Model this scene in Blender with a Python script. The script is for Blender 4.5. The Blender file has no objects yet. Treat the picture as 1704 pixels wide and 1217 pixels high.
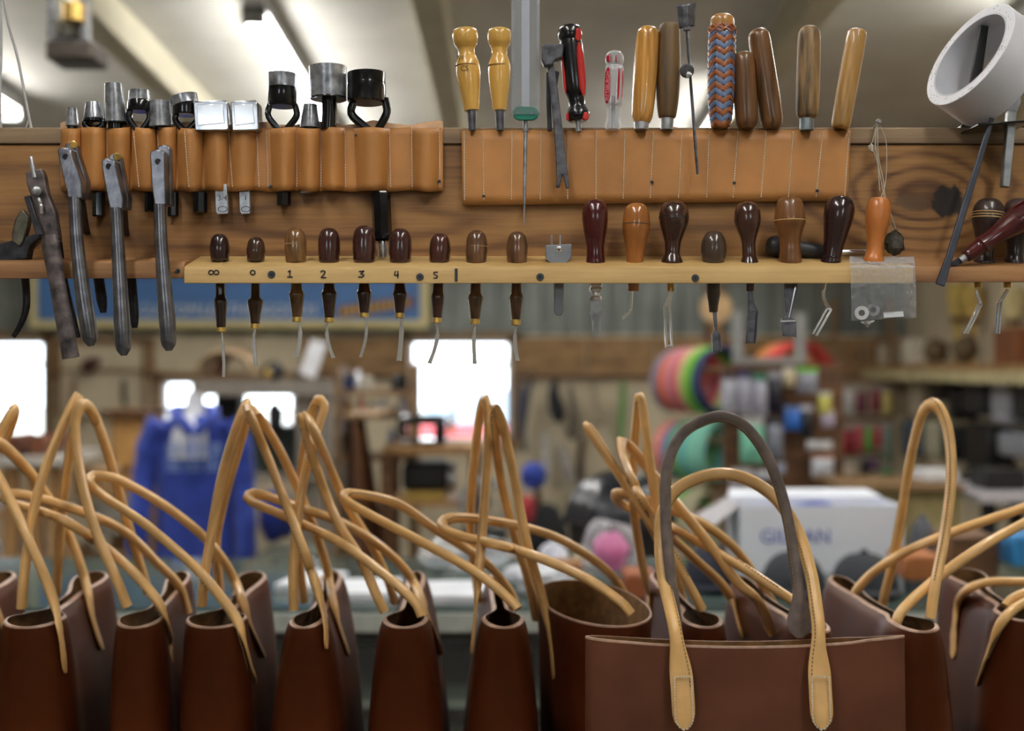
import bpy, bmesh, math, random
from mathutils import Vector, Matrix, noise
random.seed(7)
scene = bpy.context.scene
COL = scene.collection
# ---------------------------------------------------------------- camera, world, light, exposure
F, CX, CY, CZ = 2000.0, 852.0, 608.5, 1.5          # focal length in pixels of the 1704x1217 frame, centre, eye height
cam_d = bpy.data.cameras.new('camera'); cam = bpy.data.objects.new('camera', cam_d); COL.objects.link(cam)
cam.location = (0, 0, CZ); cam.rotation_euler = (math.pi/2, 0, 0)
cam_d.sensor_width = 36; cam_d.lens = 36*F/1704
cam_d.clip_start = .05; cam_d.clip_end = 200
cam_d.dof.use_dof = True; cam_d.dof.focus_distance = 1.375; cam_d.dof.aperture_fstop = 2.6
scene.camera = cam
wd = bpy.data.worlds.new('daylight'); scene.world = wd; wd.use_nodes = True
bg = wd.node_tree.nodes['Background']; bg.inputs[0].default_value = (.86, .93, 1, 1); bg.inputs[1].default_value = 7.0
vs = scene.view_settings; vs.view_transform = 'Standard'; vs.look = 'None'; vs.gamma = 1; vs.use_curve_mapping = False
vs.exposure = 0.0
TUBE = 46.0                                         # emission of the fluorescent tubes

def W(px, py, d):                                   # a picture point at distance d, in metres
    return Vector(((px-CX)*d/F, d, CZ+(CY-py)*d/F))
def S(r, g, b):
    f = lambda c: (c/255/12.92 if c <= 10 else ((c/255+.055)/1.055)**2.4)
    return (f(r), f(g), f(b), 1)

# ---------------------------------------------------------------- materials
MATS = {}
def mat(name, col, rough=.5, metal=0, var=.18, scale=30, stretch=(1, 1, 1), bump=0, bscale=None, coat=0, spec=.5, detail=4, dark=None, sheen=0, tint=None):
    if name in MATS: return MATS[name]
    m = bpy.data.materials.new(name); m.use_nodes = True; MATS[name] = m
    nt = m.node_tree; N = nt.nodes; L = nt.links; b = N['Principled BSDF']
    b.inputs['Roughness'].default_value = rough; b.inputs['Metallic'].default_value = metal
    b.inputs['Coat Weight'].default_value = coat; b.inputs['Coat Roughness'].default_value = .12
    b.inputs['Specular IOR Level'].default_value = spec; b.inputs['Sheen Weight'].default_value = sheen
    if tint: b.inputs['Specular Tint'].default_value = tint
    tc = N.new('ShaderNodeTexCoord'); mp = N.new('ShaderNodeMapping'); mp.inputs['Scale'].default_value = stretch
    nz = N.new('ShaderNodeTexNoise'); nz.inputs['Scale'].default_value = scale; nz.inputs['Detail'].default_value = detail
    L.new(tc.outputs['Object'], mp.inputs[0]); L.new(mp.outputs[0], nz.inputs['Vector'])
    mx = N.new('ShaderNodeMix'); mx.data_type = 'RGBA'
    c2 = dark if dark else tuple(c*(1-var*2.2) for c in col[:3])+(1,)
    c1 = tuple(min(1, c*(1+var)) for c in col[:3])+(1,)
    rp = N.new('ShaderNodeMapRange'); rp.inputs[1].default_value = .3; rp.inputs[2].default_value = .7
    L.new(nz.outputs['Fac'], rp.inputs[0]); L.new(rp.outputs[0], mx.inputs['Factor'])
    mx.inputs['A'].default_value = c2; mx.inputs['B'].default_value = c1
    L.new(mx.outputs['Result'], b.inputs['Base Color'])
    if bump:
        bp = N.new('ShaderNodeBump'); bp.inputs['Strength'].default_value = bump; bp.inputs['Distance'].default_value = .002
        n2 = N.new('ShaderNodeTexNoise'); n2.inputs['Scale'].default_value = bscale or scale*3; n2.inputs['Detail'].default_value = 3
        L.new(mp.outputs[0], n2.inputs['Vector']); L.new(n2.outputs['Fac'], bp.inputs['Height']); L.new(bp.outputs[0], b.inputs['Normal'])
    return m
def plain(name, col, rough=.6, metal=0): return mat(name, col, rough, metal, var=.08, scale=12)
def wood(name, c_light, c_dark, rough=.6, ring=55, axis='x', coat=0, knots=(), warp=.9, bump=.15, spots=()):
    """grain runs along the local axis; knots = (x, z, width, height, strength) bend the rings round a knot"""
    if name in MATS: return MATS[name]
    m = bpy.data.materials.new(name); m.use_nodes = True; MATS[name] = m
    nt = m.node_tree; N = nt.nodes; L = nt.links; b = N['Principled BSDF']
    b.inputs['Roughness'].default_value = rough; b.inputs['Coat Weight'].default_value = coat; b.inputs['Coat Roughness'].default_value = .1
    tc = N.new('ShaderNodeTexCoord'); sp = N.new('ShaderNodeSeparateXYZ'); L.new(tc.outputs['Object'], sp.inputs[0])
    def M(op, a, c=None):
        n = N.new('ShaderNodeMath'); n.operation = op
        for i, v in enumerate((a, c)):
            if v is None: continue
            if isinstance(v, (int, float)): n.inputs[i].default_value = v
            else: L.new(v, n.inputs[i])
        return n.outputs[0]
    long, cross = (sp.outputs['X'], sp.outputs['Z']) if axis == 'x' else (sp.outputs['Z'], sp.outputs['X'])
    mp = N.new('ShaderNodeMapping'); mp.inputs['Scale'].default_value = (2.2, 9, 9) if axis == 'x' else (14, 14, 3)
    L.new(tc.outputs['Object'], mp.inputs[0])
    n1 = N.new('ShaderNodeTexNoise'); n1.inputs['Scale'].default_value = 1.0; n1.inputs['Detail'].default_value = 3; L.new(mp.outputs[0], n1.inputs['Vector'])
    v = M('ADD', M('MULTIPLY', cross, ring), M('MULTIPLY', n1.outputs['Fac'], 9*warp))
    kd = None
    for (kx, kz, kw, kh, ks) in knots:
        ex = M('POWER', M('ABSOLUTE', M('DIVIDE', M('SUBTRACT', long, kx), kw)), 2.0)
        ez = M('POWER', M('ABSOLUTE', M('DIVIDE', M('SUBTRACT', cross, kz), kh)), 2.0)
        g = M('POWER', 2.718, M('MULTIPLY', M('ADD', ex, ez), -1.0))
        v = M('ADD', v, M('MULTIPLY', g, ks)); kd = g if kd is None else M('MAXIMUM', kd, g)
    s = M('MULTIPLY', M('ADD', M('SINE', M('MULTIPLY', v, 2.2)), 1.0), .5); s = M('POWER', s, 2.2)
    mf = N.new('ShaderNodeMapping'); mf.inputs['Scale'].default_value = (14, 260, 260) if axis == 'x' else (260, 260, 14)
    L.new(tc.outputs['Object'], mf.inputs[0])
    nf = N.new('ShaderNodeTexNoise'); nf.inputs['Scale'].default_value = 1; nf.inputs['Detail'].default_value = 4; L.new(mf.outputs[0], nf.inputs['Vector'])
    fac = M('ADD', M('MULTIPLY', s, .55), M('MULTIPLY', M('SUBTRACT', nf.outputs['Fac'], .35), .9))
    nb = N.new('ShaderNodeTexNoise'); nb.inputs['Scale'].default_value = 7; nb.inputs['Detail'].default_value = 5; L.new(tc.outputs['Object'], nb.inputs['Vector'])
    fac = M('ADD', fac, M('MULTIPLY', M('SUBTRACT', nb.outputs['Fac'], .5), .9))
    if kd is not None: fac = M('ADD', fac, M('MULTIPLY', M('POWER', kd, 3.0), .25))
    rp = N.new('ShaderNodeMapRange'); L.new(fac, rp.inputs[0])
    mx = N.new('ShaderNodeMix'); mx.data_type = 'RGBA'; L.new(rp.outputs[0], mx.inputs['Factor'])
    mx.inputs['A'].default_value = c_light; mx.inputs['B'].default_value = c_dark
    res = mx.outputs['Result']
    nk = N.new('ShaderNodeTexNoise'); nk.inputs['Scale'].default_value = 75; nk.inputs['Detail'].default_value = 4; L.new(tc.outputs['Object'], nk.inputs['Vector'])
    for (kx, kz, kw, kh, sc_, amt) in spots:           # knots and pitch stains of the board itself
        e = M('ADD', M('POWER', M('ABSOLUTE', M('DIVIDE', M('SUBTRACT', long, kx), kw)), 2.0), M('POWER', M('ABSOLUTE', M('DIVIDE', M('SUBTRACT', cross, kz), kh)), 2.0))
        e = M('ADD', e, M('MULTIPLY', M('SUBTRACT', nk.outputs['Fac'], .5), 2.2))
        r2 = N.new('ShaderNodeMapRange'); r2.inputs[1].default_value = 1.15; r2.inputs[2].default_value = .7; r2.inputs[4].default_value = amt; L.new(e, r2.inputs[0])
        m2 = N.new('ShaderNodeMix'); m2.data_type = 'RGBA'; L.new(r2.outputs[0], m2.inputs['Factor']); L.new(res, m2.inputs['A']); m2.inputs['B'].default_value = sc_
        res = m2.outputs['Result']
    L.new(res, b.inputs['Base Color'])
    bp = N.new('ShaderNodeBump'); bp.inputs['Strength'].default_value = bump; bp.inputs['Distance'].default_value = .001
    L.new(nf.outputs['Fac'], bp.inputs['Height']); L.new(bp.outputs[0], b.inputs['Normal'])
    return m
def clear(name, tint=(.9, .95, .97, 1), mixf=.12, rough=.05, bump=0, bscale=120):
    """thin clear sheet: mostly see-through with some gloss"""
    if name in MATS: return MATS[name]
    m = bpy.data.materials.new(name); m.use_nodes = True; MATS[name] = m
    nt = m.node_tree; N = nt.nodes; L = nt.links; N.remove(N['Principled BSDF'])
    t = N.new('ShaderNodeBsdfTransparent'); t.inputs[0].default_value = tint
    g = N.new('ShaderNodeBsdfPrincipled'); g.inputs['Base Color'].default_value = (.85, .88, .92, 1); g.inputs['Roughness'].default_value = rough
    mx = N.new('ShaderNodeMixShader'); fr = N.new('ShaderNodeLayerWeight'); fr.inputs[0].default_value = .35
    ma = N.new('ShaderNodeMath'); ma.operation = 'MULTIPLY_ADD'; ma.inputs[1].default_value = .45; ma.inputs[2].default_value = mixf; ma.use_clamp = True
    L.new(fr.outputs['Facing'], ma.inputs[0]); L.new(ma.outputs[0], mx.inputs[0])
    L.new(t.outputs[0], mx.inputs[1]); L.new(g.outputs[0], mx.inputs[2]); L.new(mx.outputs[0], N['Material Output'].inputs[0])
    if bump:
        tc = N.new('ShaderNodeTexCoord'); n2 = N.new('ShaderNodeTexNoise'); n2.inputs['Scale'].default_value = bscale; n2.inputs['Detail'].default_value = 2
        bp = N.new('ShaderNodeBump'); bp.inputs['Strength'].default_value = bump; bp.inputs['Distance'].default_value = .004
        L.new(tc.outputs['Object'], n2.inputs['Vector']); L.new(n2.outputs['Fac'], bp.inputs['Height']); L.new(bp.outputs[0], g.inputs['Normal']); L.new(bp.outputs[0], fr.inputs['Normal'])
    return m
def glow(name, col, strength):
    if name in MATS: return MATS[name]
    m = bpy.data.materials.new(name); m.use_nodes = True; MATS[name] = m
    b = m.node_tree.nodes['Principled BSDF']; b.inputs['Base Color'].default_value = (.8, .8, .8, 1)
    b.inputs['Emission Color'].default_value = col; b.inputs['Emission Strength'].default_value = strength
    return m

# ---------------------------------------------------------------- mesh helpers (world coordinates)
def cr(pts, n):
    """Catmull-Rom resample of tuples / Vectors to n points"""
    P = [Vector(p) for p in pts]
    if len(P) == 2: return [P[0].lerp(P[1], i/(n-1)) for i in range(n)]
    Q = [P[0]*2-P[1]]+P+[P[-1]*2-P[-2]]; out = []
    ds = [0]
    for a, b in zip(P, P[1:]): ds.append(ds[-1]+max((b-a).length, 1e-6))
    for i in range(n):
        s = ds[-1]*i/(n-1); k = 0
        while k < len(P)-2 and ds[k+1] < s: k += 1
        t = (s-ds[k])/(ds[k+1]-ds[k]); p0, p1, p2, p3 = Q[k:k+4]
        out.append(.5*((2*p1)+(p2-p0)*t+(2*p0-5*p1+4*p2-p3)*t*t+(3*p1-p0-3*p2+p3)*t**3))
    return out
def interp(tab, x):
    if x <= tab[0][0]: return tab[0][1]
    for (a, va), (b, vb) in zip(tab, tab[1:]):
        if x <= b: return va+(vb-va)*(x-a)/(b-a) if b > a else vb
    return tab[-1][1]
class MB:
    def __init__(s): s.v = []; s.f = []
    def add(s, v, f):
        o = len(s.v); s.v += [Vector(p) for p in v]; s.f += [tuple(i+o for i in q) for q in f]; return s
    def box(s, c, size, R=None):
        c = Vector(c); x, y, z = [k/2 for k in size]; v = []
        for a in (-x, x):
            for b in (-y, y):
                for d in (-z, z):
                    p = Vector((a, b, d)); v.append(c+(R @ p if R else p))
        return s.add(v, [(0, 1, 3, 2), (4, 6, 7, 5), (0, 4, 5, 1), (2, 3, 7, 6), (0, 2, 6, 4), (1, 5, 7, 3)])
    def pbox(s, x0, y0, x1, y1, d, dep):            # box whose front face covers a picture rectangle at distance d
        a = W(x0, y1, d); b = W(x1, y0, d)
        return s.box(((a.x+b.x)/2, d+dep/2, (a.z+b.z)/2), (b.x-a.x, dep, b.z-a.z))
    def lathe(s, p0, p1, prof, n=20):
        p0 = Vector(p0); p1 = Vector(p1); ax = (p1-p0).normalized()
        u = ax.orthogonal().normalized(); w = ax.cross(u); o = len(s.v); rings = []
        for t, r in prof:
            c = p0.lerp(p1, t)
            if r < 1e-7: s.v.append(c); rings.append([len(s.v)-1])
            else:
                k = len(s.v); s.v += [c+(u*math.cos(2*math.pi*i/n)+w*math.sin(2*math.pi*i/n))*r for i in range(n)]
                rings.append(list(range(k, k+n)))
        for a, b in zip(rings, rings[1:]):
            if len(a) == 1 and len(b) == 1: continue
            for i in range(n):
                j = (i+1) % n
                if len(a) == 1: s.f.append((a[0], b[j], b[i]))
                elif len(b) == 1: s.f.append((a[i], a[j], b[0]))
                else: s.f.append((a[i], a[j], b[j], b[i]))
        closed = abs(prof[0][0]-prof[-1][0]) < 1e-9 and abs(prof[0][1]-prof[-1][1]) < 1e-9
        for r in (rings[0], rings[-1]):
            if len(r) > 1 and not closed: s.f.append(tuple(r))
        return s
    def tube(s, pts, rad, n=10, N=None, sq=1.0, caps=True):
        """rad: number, list or function of 0..1 (or (wide, thick) pairs); N: fixed normal for flat sections"""
        pts = [Vector(p) for p in pts]; m = len(pts); k0 = len(s.v); nrm = None
        for i, p in enumerate(pts):
            t = (pts[min(i+1, m-1)]-pts[max(i-1, 0)]).normalized()
            if N is not None:
                a = N-t*N.dot(t); nrm = a.normalized() if a.length > 1e-5 else (nrm or t.orthogonal().normalized())
            elif nrm is None: nrm = t.orthogonal().normalized()
            else:
                a = nrm-t*nrm.dot(t); nrm = a.normalized()
            sd = t.cross(nrm)
            r = rad(i/(m-1)) if callable(rad) else (rad[i] if isinstance(rad, list) else rad)
            rw, rt = r if isinstance(r, (tuple, list)) else (r, r*sq)
            s.v += [p+sd*math.cos(2*math.pi*j/n)*rw+nrm*math.sin(2*math.pi*j/n)*rt for j in range(n)]
        for i in range(m-1):
            for j in range(n):
                a = k0+i*n+j; b = k0+i*n+(j+1) % n; s.f.append((a, b, b+n, a+n))
        if caps:
            s.f.append(tuple(range(k0, k0+n))[::-1]); s.f.append(tuple(range(k0+(m-1)*n, k0+m*n)))
        return s
    def prism(s, poly, off):
        poly = [Vector(p) for p in poly]; off = Vector(off); k = len(s.v); n = len(poly)
        s.v += poly+[p+off for p in poly]; s.f.append(tuple(range(k, k+n))); s.f.append(tuple(range(k+n, k+2*n))[::-1])
        for i in range(n): s.f.append((k+i, k+n+i, k+n+(i+1) % n, k+(i+1) % n))
        return s
    def pp(s, poly, d, dep):                        # prism from a picture outline at distance d, dep deep
        return s.prism([W(x, y, d) for x, y in poly], (0, dep, 0))
    def ribbon(s, pts, hw, d, dep, dd=None):        # flat bar following picture points, half widths hw in pixels
        P = [Vector((x, y, 0)) for x, y in pts]; L = []; R = []
        for i, p in enumerate(P):
            t = (P[min(i+1, len(P)-1)]-P[max(i-1, 0)]).normalized(); nn = Vector((-t.y, t.x, 0))
            h = hw[i] if isinstance(hw, (list, tuple)) else hw
            di = d if dd is None else dd[i]
            L.append(W(*(p+nn*h).xy, di)); R.append(W(*(p-nn*h).xy, di))
        k = len(s.v); n = len(P); o = Vector((0, dep, 0))
        s.v += L+R+[q+o for q in L]+[q+o for q in R]
        for i in range(n-1):
            a, b, c, e = k+i, k+n+i, k+2*n+i, k+3*n+i
            s.f += [(a, a+1, b+1, b), (c, e, e+1, c+1), (a, c, c+1, a+1), (b, b+1, e+1, e)]
        s.f += [(k, k+n, k+3*n, k+2*n), (k+n-1, k+3*n-1, k+4*n-1, k+2*n-1)]
        return s
    def grid(s, fn, nu, nv, flip=False):
        k = len(s.v); s.v += [Vector(fn(i/(nu-1), j/(nv-1))) for j in range(nv) for i in range(nu)]
        for j in range(nv-1):
            for i in range(nu-1):
                a = k+j*nu+i; s.f.append((a, a+1, a+nu+1, a+nu))
        return s
    def turned(s, top, bot, prof, d, n=24, res=30, sm=True, db=None):
        a = W(*top, d); b = W(*bot, d if db is None else db)
        pr = [Vector((t, r, 0)) for t, r in prof]
        if sm: pr = cr(pr, res)
        return s.lathe(a, b, [(p.x, max(p.y, 0)*d/F) for p in pr], n)

LOC = {}
def build(mb, name, m, parent=None, label=None, cat=None, group=None, kind=None, smooth=True, bevel=0, ang=40, solid=0, sub=0, base='base'):
    me = bpy.data.meshes.new(name); o = bpy.data.objects.new(name, me); COL.objects.link(o)
    if parent is not None: loc = LOC[parent.name]
    else:
        xs = [p.x for p in mb.v]; ys = [p.y for p in mb.v]; zs = [p.z for p in mb.v]
        loc = Vector(((min(xs)+max(xs))/2, (min(ys)+max(ys))/2, min(zs)))
    me.from_pydata([tuple(p-loc) for p in mb.v], [], mb.f)
    bm = bmesh.new(); bm.from_mesh(me); bmesh.ops.recalc_face_normals(bm, faces=bm.faces); bm.to_mesh(me); bm.free()
    if smooth:
        me.polygons.foreach_set('use_smooth', [True]*len(me.polygons)); me.set_sharp_from_angle(angle=math.radians(ang))
    me.materials.append(m)
    if bevel:
        bv = o.modifiers.new('bevel', 'BEVEL'); bv.width = bevel; bv.segments = 2; bv.limit_method = 'ANGLE'; bv.angle_limit = math.radians(35)
    if solid:
        sm = o.modifiers.new('thickness', 'SOLIDIFY'); sm.thickness = solid; sm.offset = 0
    if sub:
        sb = o.modifiers.new('smooth', 'SUBSURF'); sb.levels = sub; sb.render_levels = sub
    if parent is not None: o.parent = parent
    else: o.location = loc
    LOC[o.name] = loc
    tag(o, label, cat, group, kind)
    return o
def tag(o, label=None, cat=None, group=None, kind=None):
    if label: o['label'] = label
    if cat: o['category'] = cat
    if group: o['group'] = group
    if kind: o['kind'] = kind
    return o
def thing(name, loc, label, cat, group=None):
    o = bpy.data.objects.new(name, None); COL.objects.link(o); o.location = loc; o.empty_display_size = .02
    LOC[o.name] = Vector(loc); return tag(o, label, cat, group)
def text_mb(txt, size, place, shear=0, spacing=1.0, extrude=0.0):
    """letters as real flat mesh; place(u, v) maps the centred text plane to the world"""
    cu = bpy.data.curves.new('lettering', 'FONT'); cu.body = txt; cu.size = size; cu.align_x = 'CENTER'; cu.align_y = 'CENTER'
    cu.shear = shear; cu.space_character = spacing; cu.resolution_u = 3; cu.extrude = extrude
    ob = bpy.data.objects.new('lettering', cu); COL.objects.link(ob); dg = bpy.context.evaluated_depsgraph_get(); dg.update()
    me = bpy.data.meshes.new_from_object(ob.evaluated_get(dg)); mb = MB()
    mb.add([place(v.co.x, v.co.y, v.co.z) for v in me.vertices], [tuple(p.vertices) for p in me.polygons])
    bpy.data.objects.remove(ob); bpy.data.curves.remove(cu); bpy.data.meshes.remove(me)
    return mb
def on_plane(px, py, d, ang=0):
    c = W(px, py, d); ca, sa = math.cos(ang), math.sin(ang)
    return lambda u, v, w=0: c+Vector((u*ca-v*sa, -w, u*sa+v*ca))
# ---------------------------------------------------------------- materials of the place
m_ceil = mat('ceiling_vinyl', S(208, 206, 198), .9, var=.05, scale=3, spec=.1)
m_raft = mat('rafter_paint', S(196, 190, 168), .8, var=.06, scale=6, spec=.15)
m_peg = mat('cream_pegboard', S(205, 192, 165), .8, var=.08, scale=4)
m_corr = mat('grey_metal_siding', S(128, 134, 130), .45, .3, var=.12, scale=3)
m_ply = mat('rough_plywood', S(150, 118, 80), .8, var=.25, scale=5, stretch=(1, 1, 3))
m_floor = mat('concrete', S(120, 116, 110), .6, var=.15, scale=3)
m_wall = mat('wall_paint', S(178, 168, 148), .8, var=.08, scale=2)
m_trim = wood('trim_wood', S(140, 112, 78), S(95, 70, 44), ring=30)
m_tan = wood('tan_wood', S(178, 138, 88), S(128, 92, 54), ring=30, axis='z')
m_brn = wood('brown_wood', S(112, 78, 48), S(66, 42, 24), ring=30)
m_black = plain('black_rubber', S(18, 18, 20), .5)
m_dark = plain('dark_fabric', S(30, 31, 35), .8)
m_white = plain('white_plastic', S(228, 230, 234), .45)
m_grey = plain('grey_paint', S(150, 152, 152), .5)
m_steel = mat('dull_steel', S(176, 178, 182), .33, .6, var=.25, scale=60)
m_chrome = mat('chrome', S(236, 238, 242), .12, .75, var=.1, scale=40)
m_blk = mat('black_enamel', S(16, 17, 21), .16, .2, var=.2, scale=60, coat=.5)
m_iron = mat('worn_iron', S(108, 108, 114), .34, .5, var=.3, scale=90, bump=.15, bscale=300)
m_iron2 = mat('dark_iron', S(58, 58, 64), .38, .45, var=.3, scale=90, bump=.15, bscale=300)
m_brass = mat('brass', S(206, 170, 90), .28, .6, var=.2, scale=120)
m_glass = clear('window_glass', (.97, .98, .98, 1), .02)
m_case = clear('case_glass', (.93, .97, .95, 1), .03)
m_tube = glow('tube_light', (1, .98, .94, 1), TUBE)

# ---------------------------------------------------------------- room shell
DW = 9.2; XR = 3.02; XL = -5.0; YB = -3.0
def roof(d): return CZ+1.34+.05*(DW-d)
def struct(mb, name, m, **k): return build(mb, name, m, kind='structure', **k)
struct(MB().box(((XL+XR)/2, (DW+YB)/2, -.05), (XR-XL+.4, DW-YB+.4, .1)), 'floor', m_floor)
struct(MB().prism([(XL-.2, YB-.2, roof(YB-.2)), (XR+.2, YB-.2, roof(YB-.2)), (XR+.2, DW+.2, roof(DW+.2)), (XL-.2, DW+.2, roof(DW+.2))], (0, 0, .12)), 'ceiling', m_ceil)
H = 4.2
struct(MB().box((XL-.05, (DW+YB)/2, H/2), (.1, DW-YB, H)), 'wall_left', m_wall)
struct(MB().box((XR+.05, (DW+YB)/2, H/2), (.1, DW-YB, H)), 'wall_right', m_peg)
fill_win = [(-1.9, -1.1), (1.1, 1.9)]; bz0, bz1 = 1.9, 2.7  # unseen windows added behind the camera for front light and bright metal reflections
wk = MB().box(((XL+XR)/2, YB-.05, bz0/2), (XR-XL, .1, bz0)).box(((XL+XR)/2, YB-.05, (bz1+H)/2), (XR-XL, .1, H-bz1))
for a, b in ((XL, -1.9), (-1.1, 1.1), (1.9, XR)): wk.box(((a+b)/2, YB-.05, (bz0+bz1)/2), (b-a, .1, bz1-bz0))
struct(wk, 'wall_back', m_wall)
for i, (a, b) in enumerate(fill_win):
    fr = .05; zc = (bz0+bz1)/2
    wo = struct(MB().box((a+fr/2, YB-.05, zc), (fr, .08, bz1-bz0)).box((b-fr/2, YB-.05, zc), (fr, .08, bz1-bz0)).box(((a+b)/2, YB-.05, bz1-fr/2), (b-a, .08, fr)).box(((a+b)/2, YB-.05, bz0+fr/2), (b-a, .08, fr)), 'window_%d' % (i+4), m_white)  # frames of the added back windows
    build(MB().box(((a+b)/2, YB-.05, zc), (.04, .05, bz1-bz0-.1)), 'mullion', m_white, wo)
    for q in (0, 1): build(MB().box((a+(b-a)*(.25+.5*q), YB-.05, zc), ((b-a)/2-.06, .004, bz1-bz0-.1)), 'pane', m_glass, wo)
def zx(px, d=DW): return (px-CX)*d/F
def zz(py, d=DW): return CZ+(CY-py)*d/F
wins = [(-130, 565, 77, 734), (268, 632, 492, 714), (680, 565, 851, 736)]
wl = MB(); xs = [XL]
for x0, y0, x1, y1 in wins: xs += [zx(x0), zx(x1)]
xs.append(XR)
for i in range(0, len(xs), 2): wl.box(((xs[i]+xs[i+1])/2, DW+.06, H/2), (xs[i+1]-xs[i], .12, H))
for x0, y0, x1, y1 in wins:
    a, b, t, u = zx(x0), zx(x1), zz(y0), zz(y1)
    wl.box(((a+b)/2, DW+.06, (t+H)/2), (b-a, .12, H-t)); wl.box(((a+b)/2, DW+.06, u/2), (b-a, .12, u))
struct(wl, 'wall_far', m_peg)
# ribbed grey metal above the wooden band, wooden band between the windows
rb = MB(); zt, zb = roof(DW), zz(557)
prof = []; x = XL+.02
while x < XR-.1: prof += [(x, DW-.005), (x+.1, DW-.005), (x+.12, DW-.035), (x+.15, DW-.035), (x+.17, DW-.005)]; x += .17
k = len(prof); rb.add([(a, b, zb) for a, b in prof]+[(a, b, zt) for a, b in prof], [(i, i+1, k+i+1, k+i) for i in range(k-1)])
o = struct(rb, 'wall_siding', m_corr, smooth=False); tag(o, 'grey ribbed metal siding along the top of the far wall')
n_t = 0
for a, b in ((77, 268), (492, 680), (851, 1560)):
    ax, bx = zx(a+8), zx(b-8); n = max(1, round((bx-ax)/.55)); w = (bx-ax)/n
    tr = None
    for i in range(n):
        m = MB().box((ax+w*(i+.5), DW-.012, (zz(562)+zz(624))/2), (w-.012, .024, zz(562)-zz(624)))
        if tr is None:
            n_t += 1; tr = struct(m, 'trim_%d' % n_t, m_ply, bevel=.003)
        else: build(m, 'plank', m_ply, tr, bevel=.003)
    build(MB().box(((ax+bx)/2, DW-.02, zz(628)), (bx-ax, .04, .03)), 'batten', m_brn, tr)
for i, (x0, y0, x1, y1) in enumerate(wins):
    a, b, t, u = zx(x0), zx(x1), zz(y0), zz(y1); fr = .035
    wf = MB().box((a+fr/2, DW+.05, (t+u)/2), (fr, .08, t-u)).box((b-fr/2, DW+.05, (t+u)/2), (fr, .08, t-u)).box(((a+b)/2, DW+.05, t-fr/2), (b-a, .08, fr)).box(((a+b)/2, DW+.05, u+fr/2), (b-a, .08, fr))
    wo = struct(wf, 'window_%d' % (i+1), m_white)
    if i != 1: build(MB().box(((a+b)/2, DW+.05, t-.19), (b-a-.07, .03, .03)), 'mullion', m_white, wo)
    build(MB().box(((a+b)/2, DW+.07, (t+u)/2), (b-a-.06, .004, t-u-.06)), 'pane', m_glass, wo)
    build(MB().box(((a+b)/2, DW-.03, u-.02), (b-a+.1, .1, .03)), 'window_sill', m_tan, wo)
    tr = MB().box((a-.03, DW-.015, (t+u)/2), (.06, .03, t-u+.1)).box((b+.03, DW-.015, (t+u)/2), (.06, .03, t-u+.1)).box(((a+b)/2, DW-.015, t+.03), (b-a+.12, .03, .06))
    build(tr, 'window_casing', m_trim, wo)
for i, X in enumerate((-3.35, -1.72, -.33, 1.22, 2.75)):       # rafters follow the roof slope
    z0, z1 = roof(YB), roof(DW)
    r = MB().prism([(X-.06, YB, z0-.16), (X+.06, YB, z0-.16), (X+.06, YB, z0+.02), (X-.06, YB, z0+.02)], (0, DW-YB, z1-z0))
    o = struct(r, 'trim_%d' % (n_t+1+i), m_raft, bevel=.006); tag(o, 'pale painted roof rafter, %s in the picture' % ['far left', 'left of centre', 'behind the tool beam at centre', 'right of centre', 'far right'][i])
# outside: ground, parked car
struct(MB().box((0, 30, -.3), (90, 40, .1)), 'ground_outside', mat('pale_gravel', S(200, 196, 188), .9, var=.1, scale=2))

def lamp(X, y0, y1, label, on=True):
    zc = roof((y0+y1)/2); sl = -.05
    f = thing('fluorescent_lamp', (X, (y0+y1)/2, zc-.17), label, 'ceiling lamp', 'bare tube lamps under the roof')
    def at(y, dz): return Vector((X, y, roof(y)+dz))
    h = MB().prism([at(y0, -.1)+Vector((-.05, 0, 0)), at(y0, -.1)+Vector((.05, 0, 0)), at(y0, -.01)+Vector((.035, 0, 0)), at(y0, -.01)+Vector((-.035, 0, 0))], at(y1, 0)-at(y0, 0))
    build(h, 'housing', m_white, f)
    for sx in (-.028, .028):
        build(MB().lathe(at(y0+.03, -.125)+Vector((sx, 0, 0)), at(y1-.03, -.125)+Vector((sx, 0, 0)), [(0, .017), (1, .017)], 12), 'tube', m_tube, f)
    for y in (y0+.015, y1-.015): build(MB().box(at(y, -.115), (.1, .03, .07)), 'end_cap', m_grey, f)
lamp(-1.06, 4.92, 7.4, 'lit tube lamp under the roof above the row of punches')
lamp(-2.7, 3.7, 6.5, 'lit tube lamp cut off by the left edge of the picture')
lamp(1.15, 6.15, 8.6, 'lit tube lamp under the roof mostly hidden behind the tool handles')
lamp(-.75, -1.0, .8, 'lit tube lamp overhead on the left near the viewer')
lamp(.85, -1.0, .8, 'lit tube lamp overhead on the right near the viewer')
lamp(-.85, 1.9, 3.4, 'unseen tube lamp added high above the bags, left one')  # added out of view to light straps and white carton from above
lamp(.75, 1.9, 3.4, 'unseen tube lamp added high above the bags, right one')  # second added lamp, same purpose as the left one
lamp(2.2, 3.2, 5.2, 'added tube lamp above the rear cabinet')  # added lamp to brighten the rear of the shop

# ---------------------------------------------------------------- background things
def rbox(name, m, x0, y0, x1, y1, d, dep, label=None, cat=None, parent=None, bevel=.008, group=None):
    return build(MB().pbox(x0, y0, x1, y1, d, dep), name, m, parent, label, cat, group, bevel=bevel)
def colm(key, c, rough=.7): return mat('cloth_'+key, S(*c), rough, var=.15, scale=25)

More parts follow.
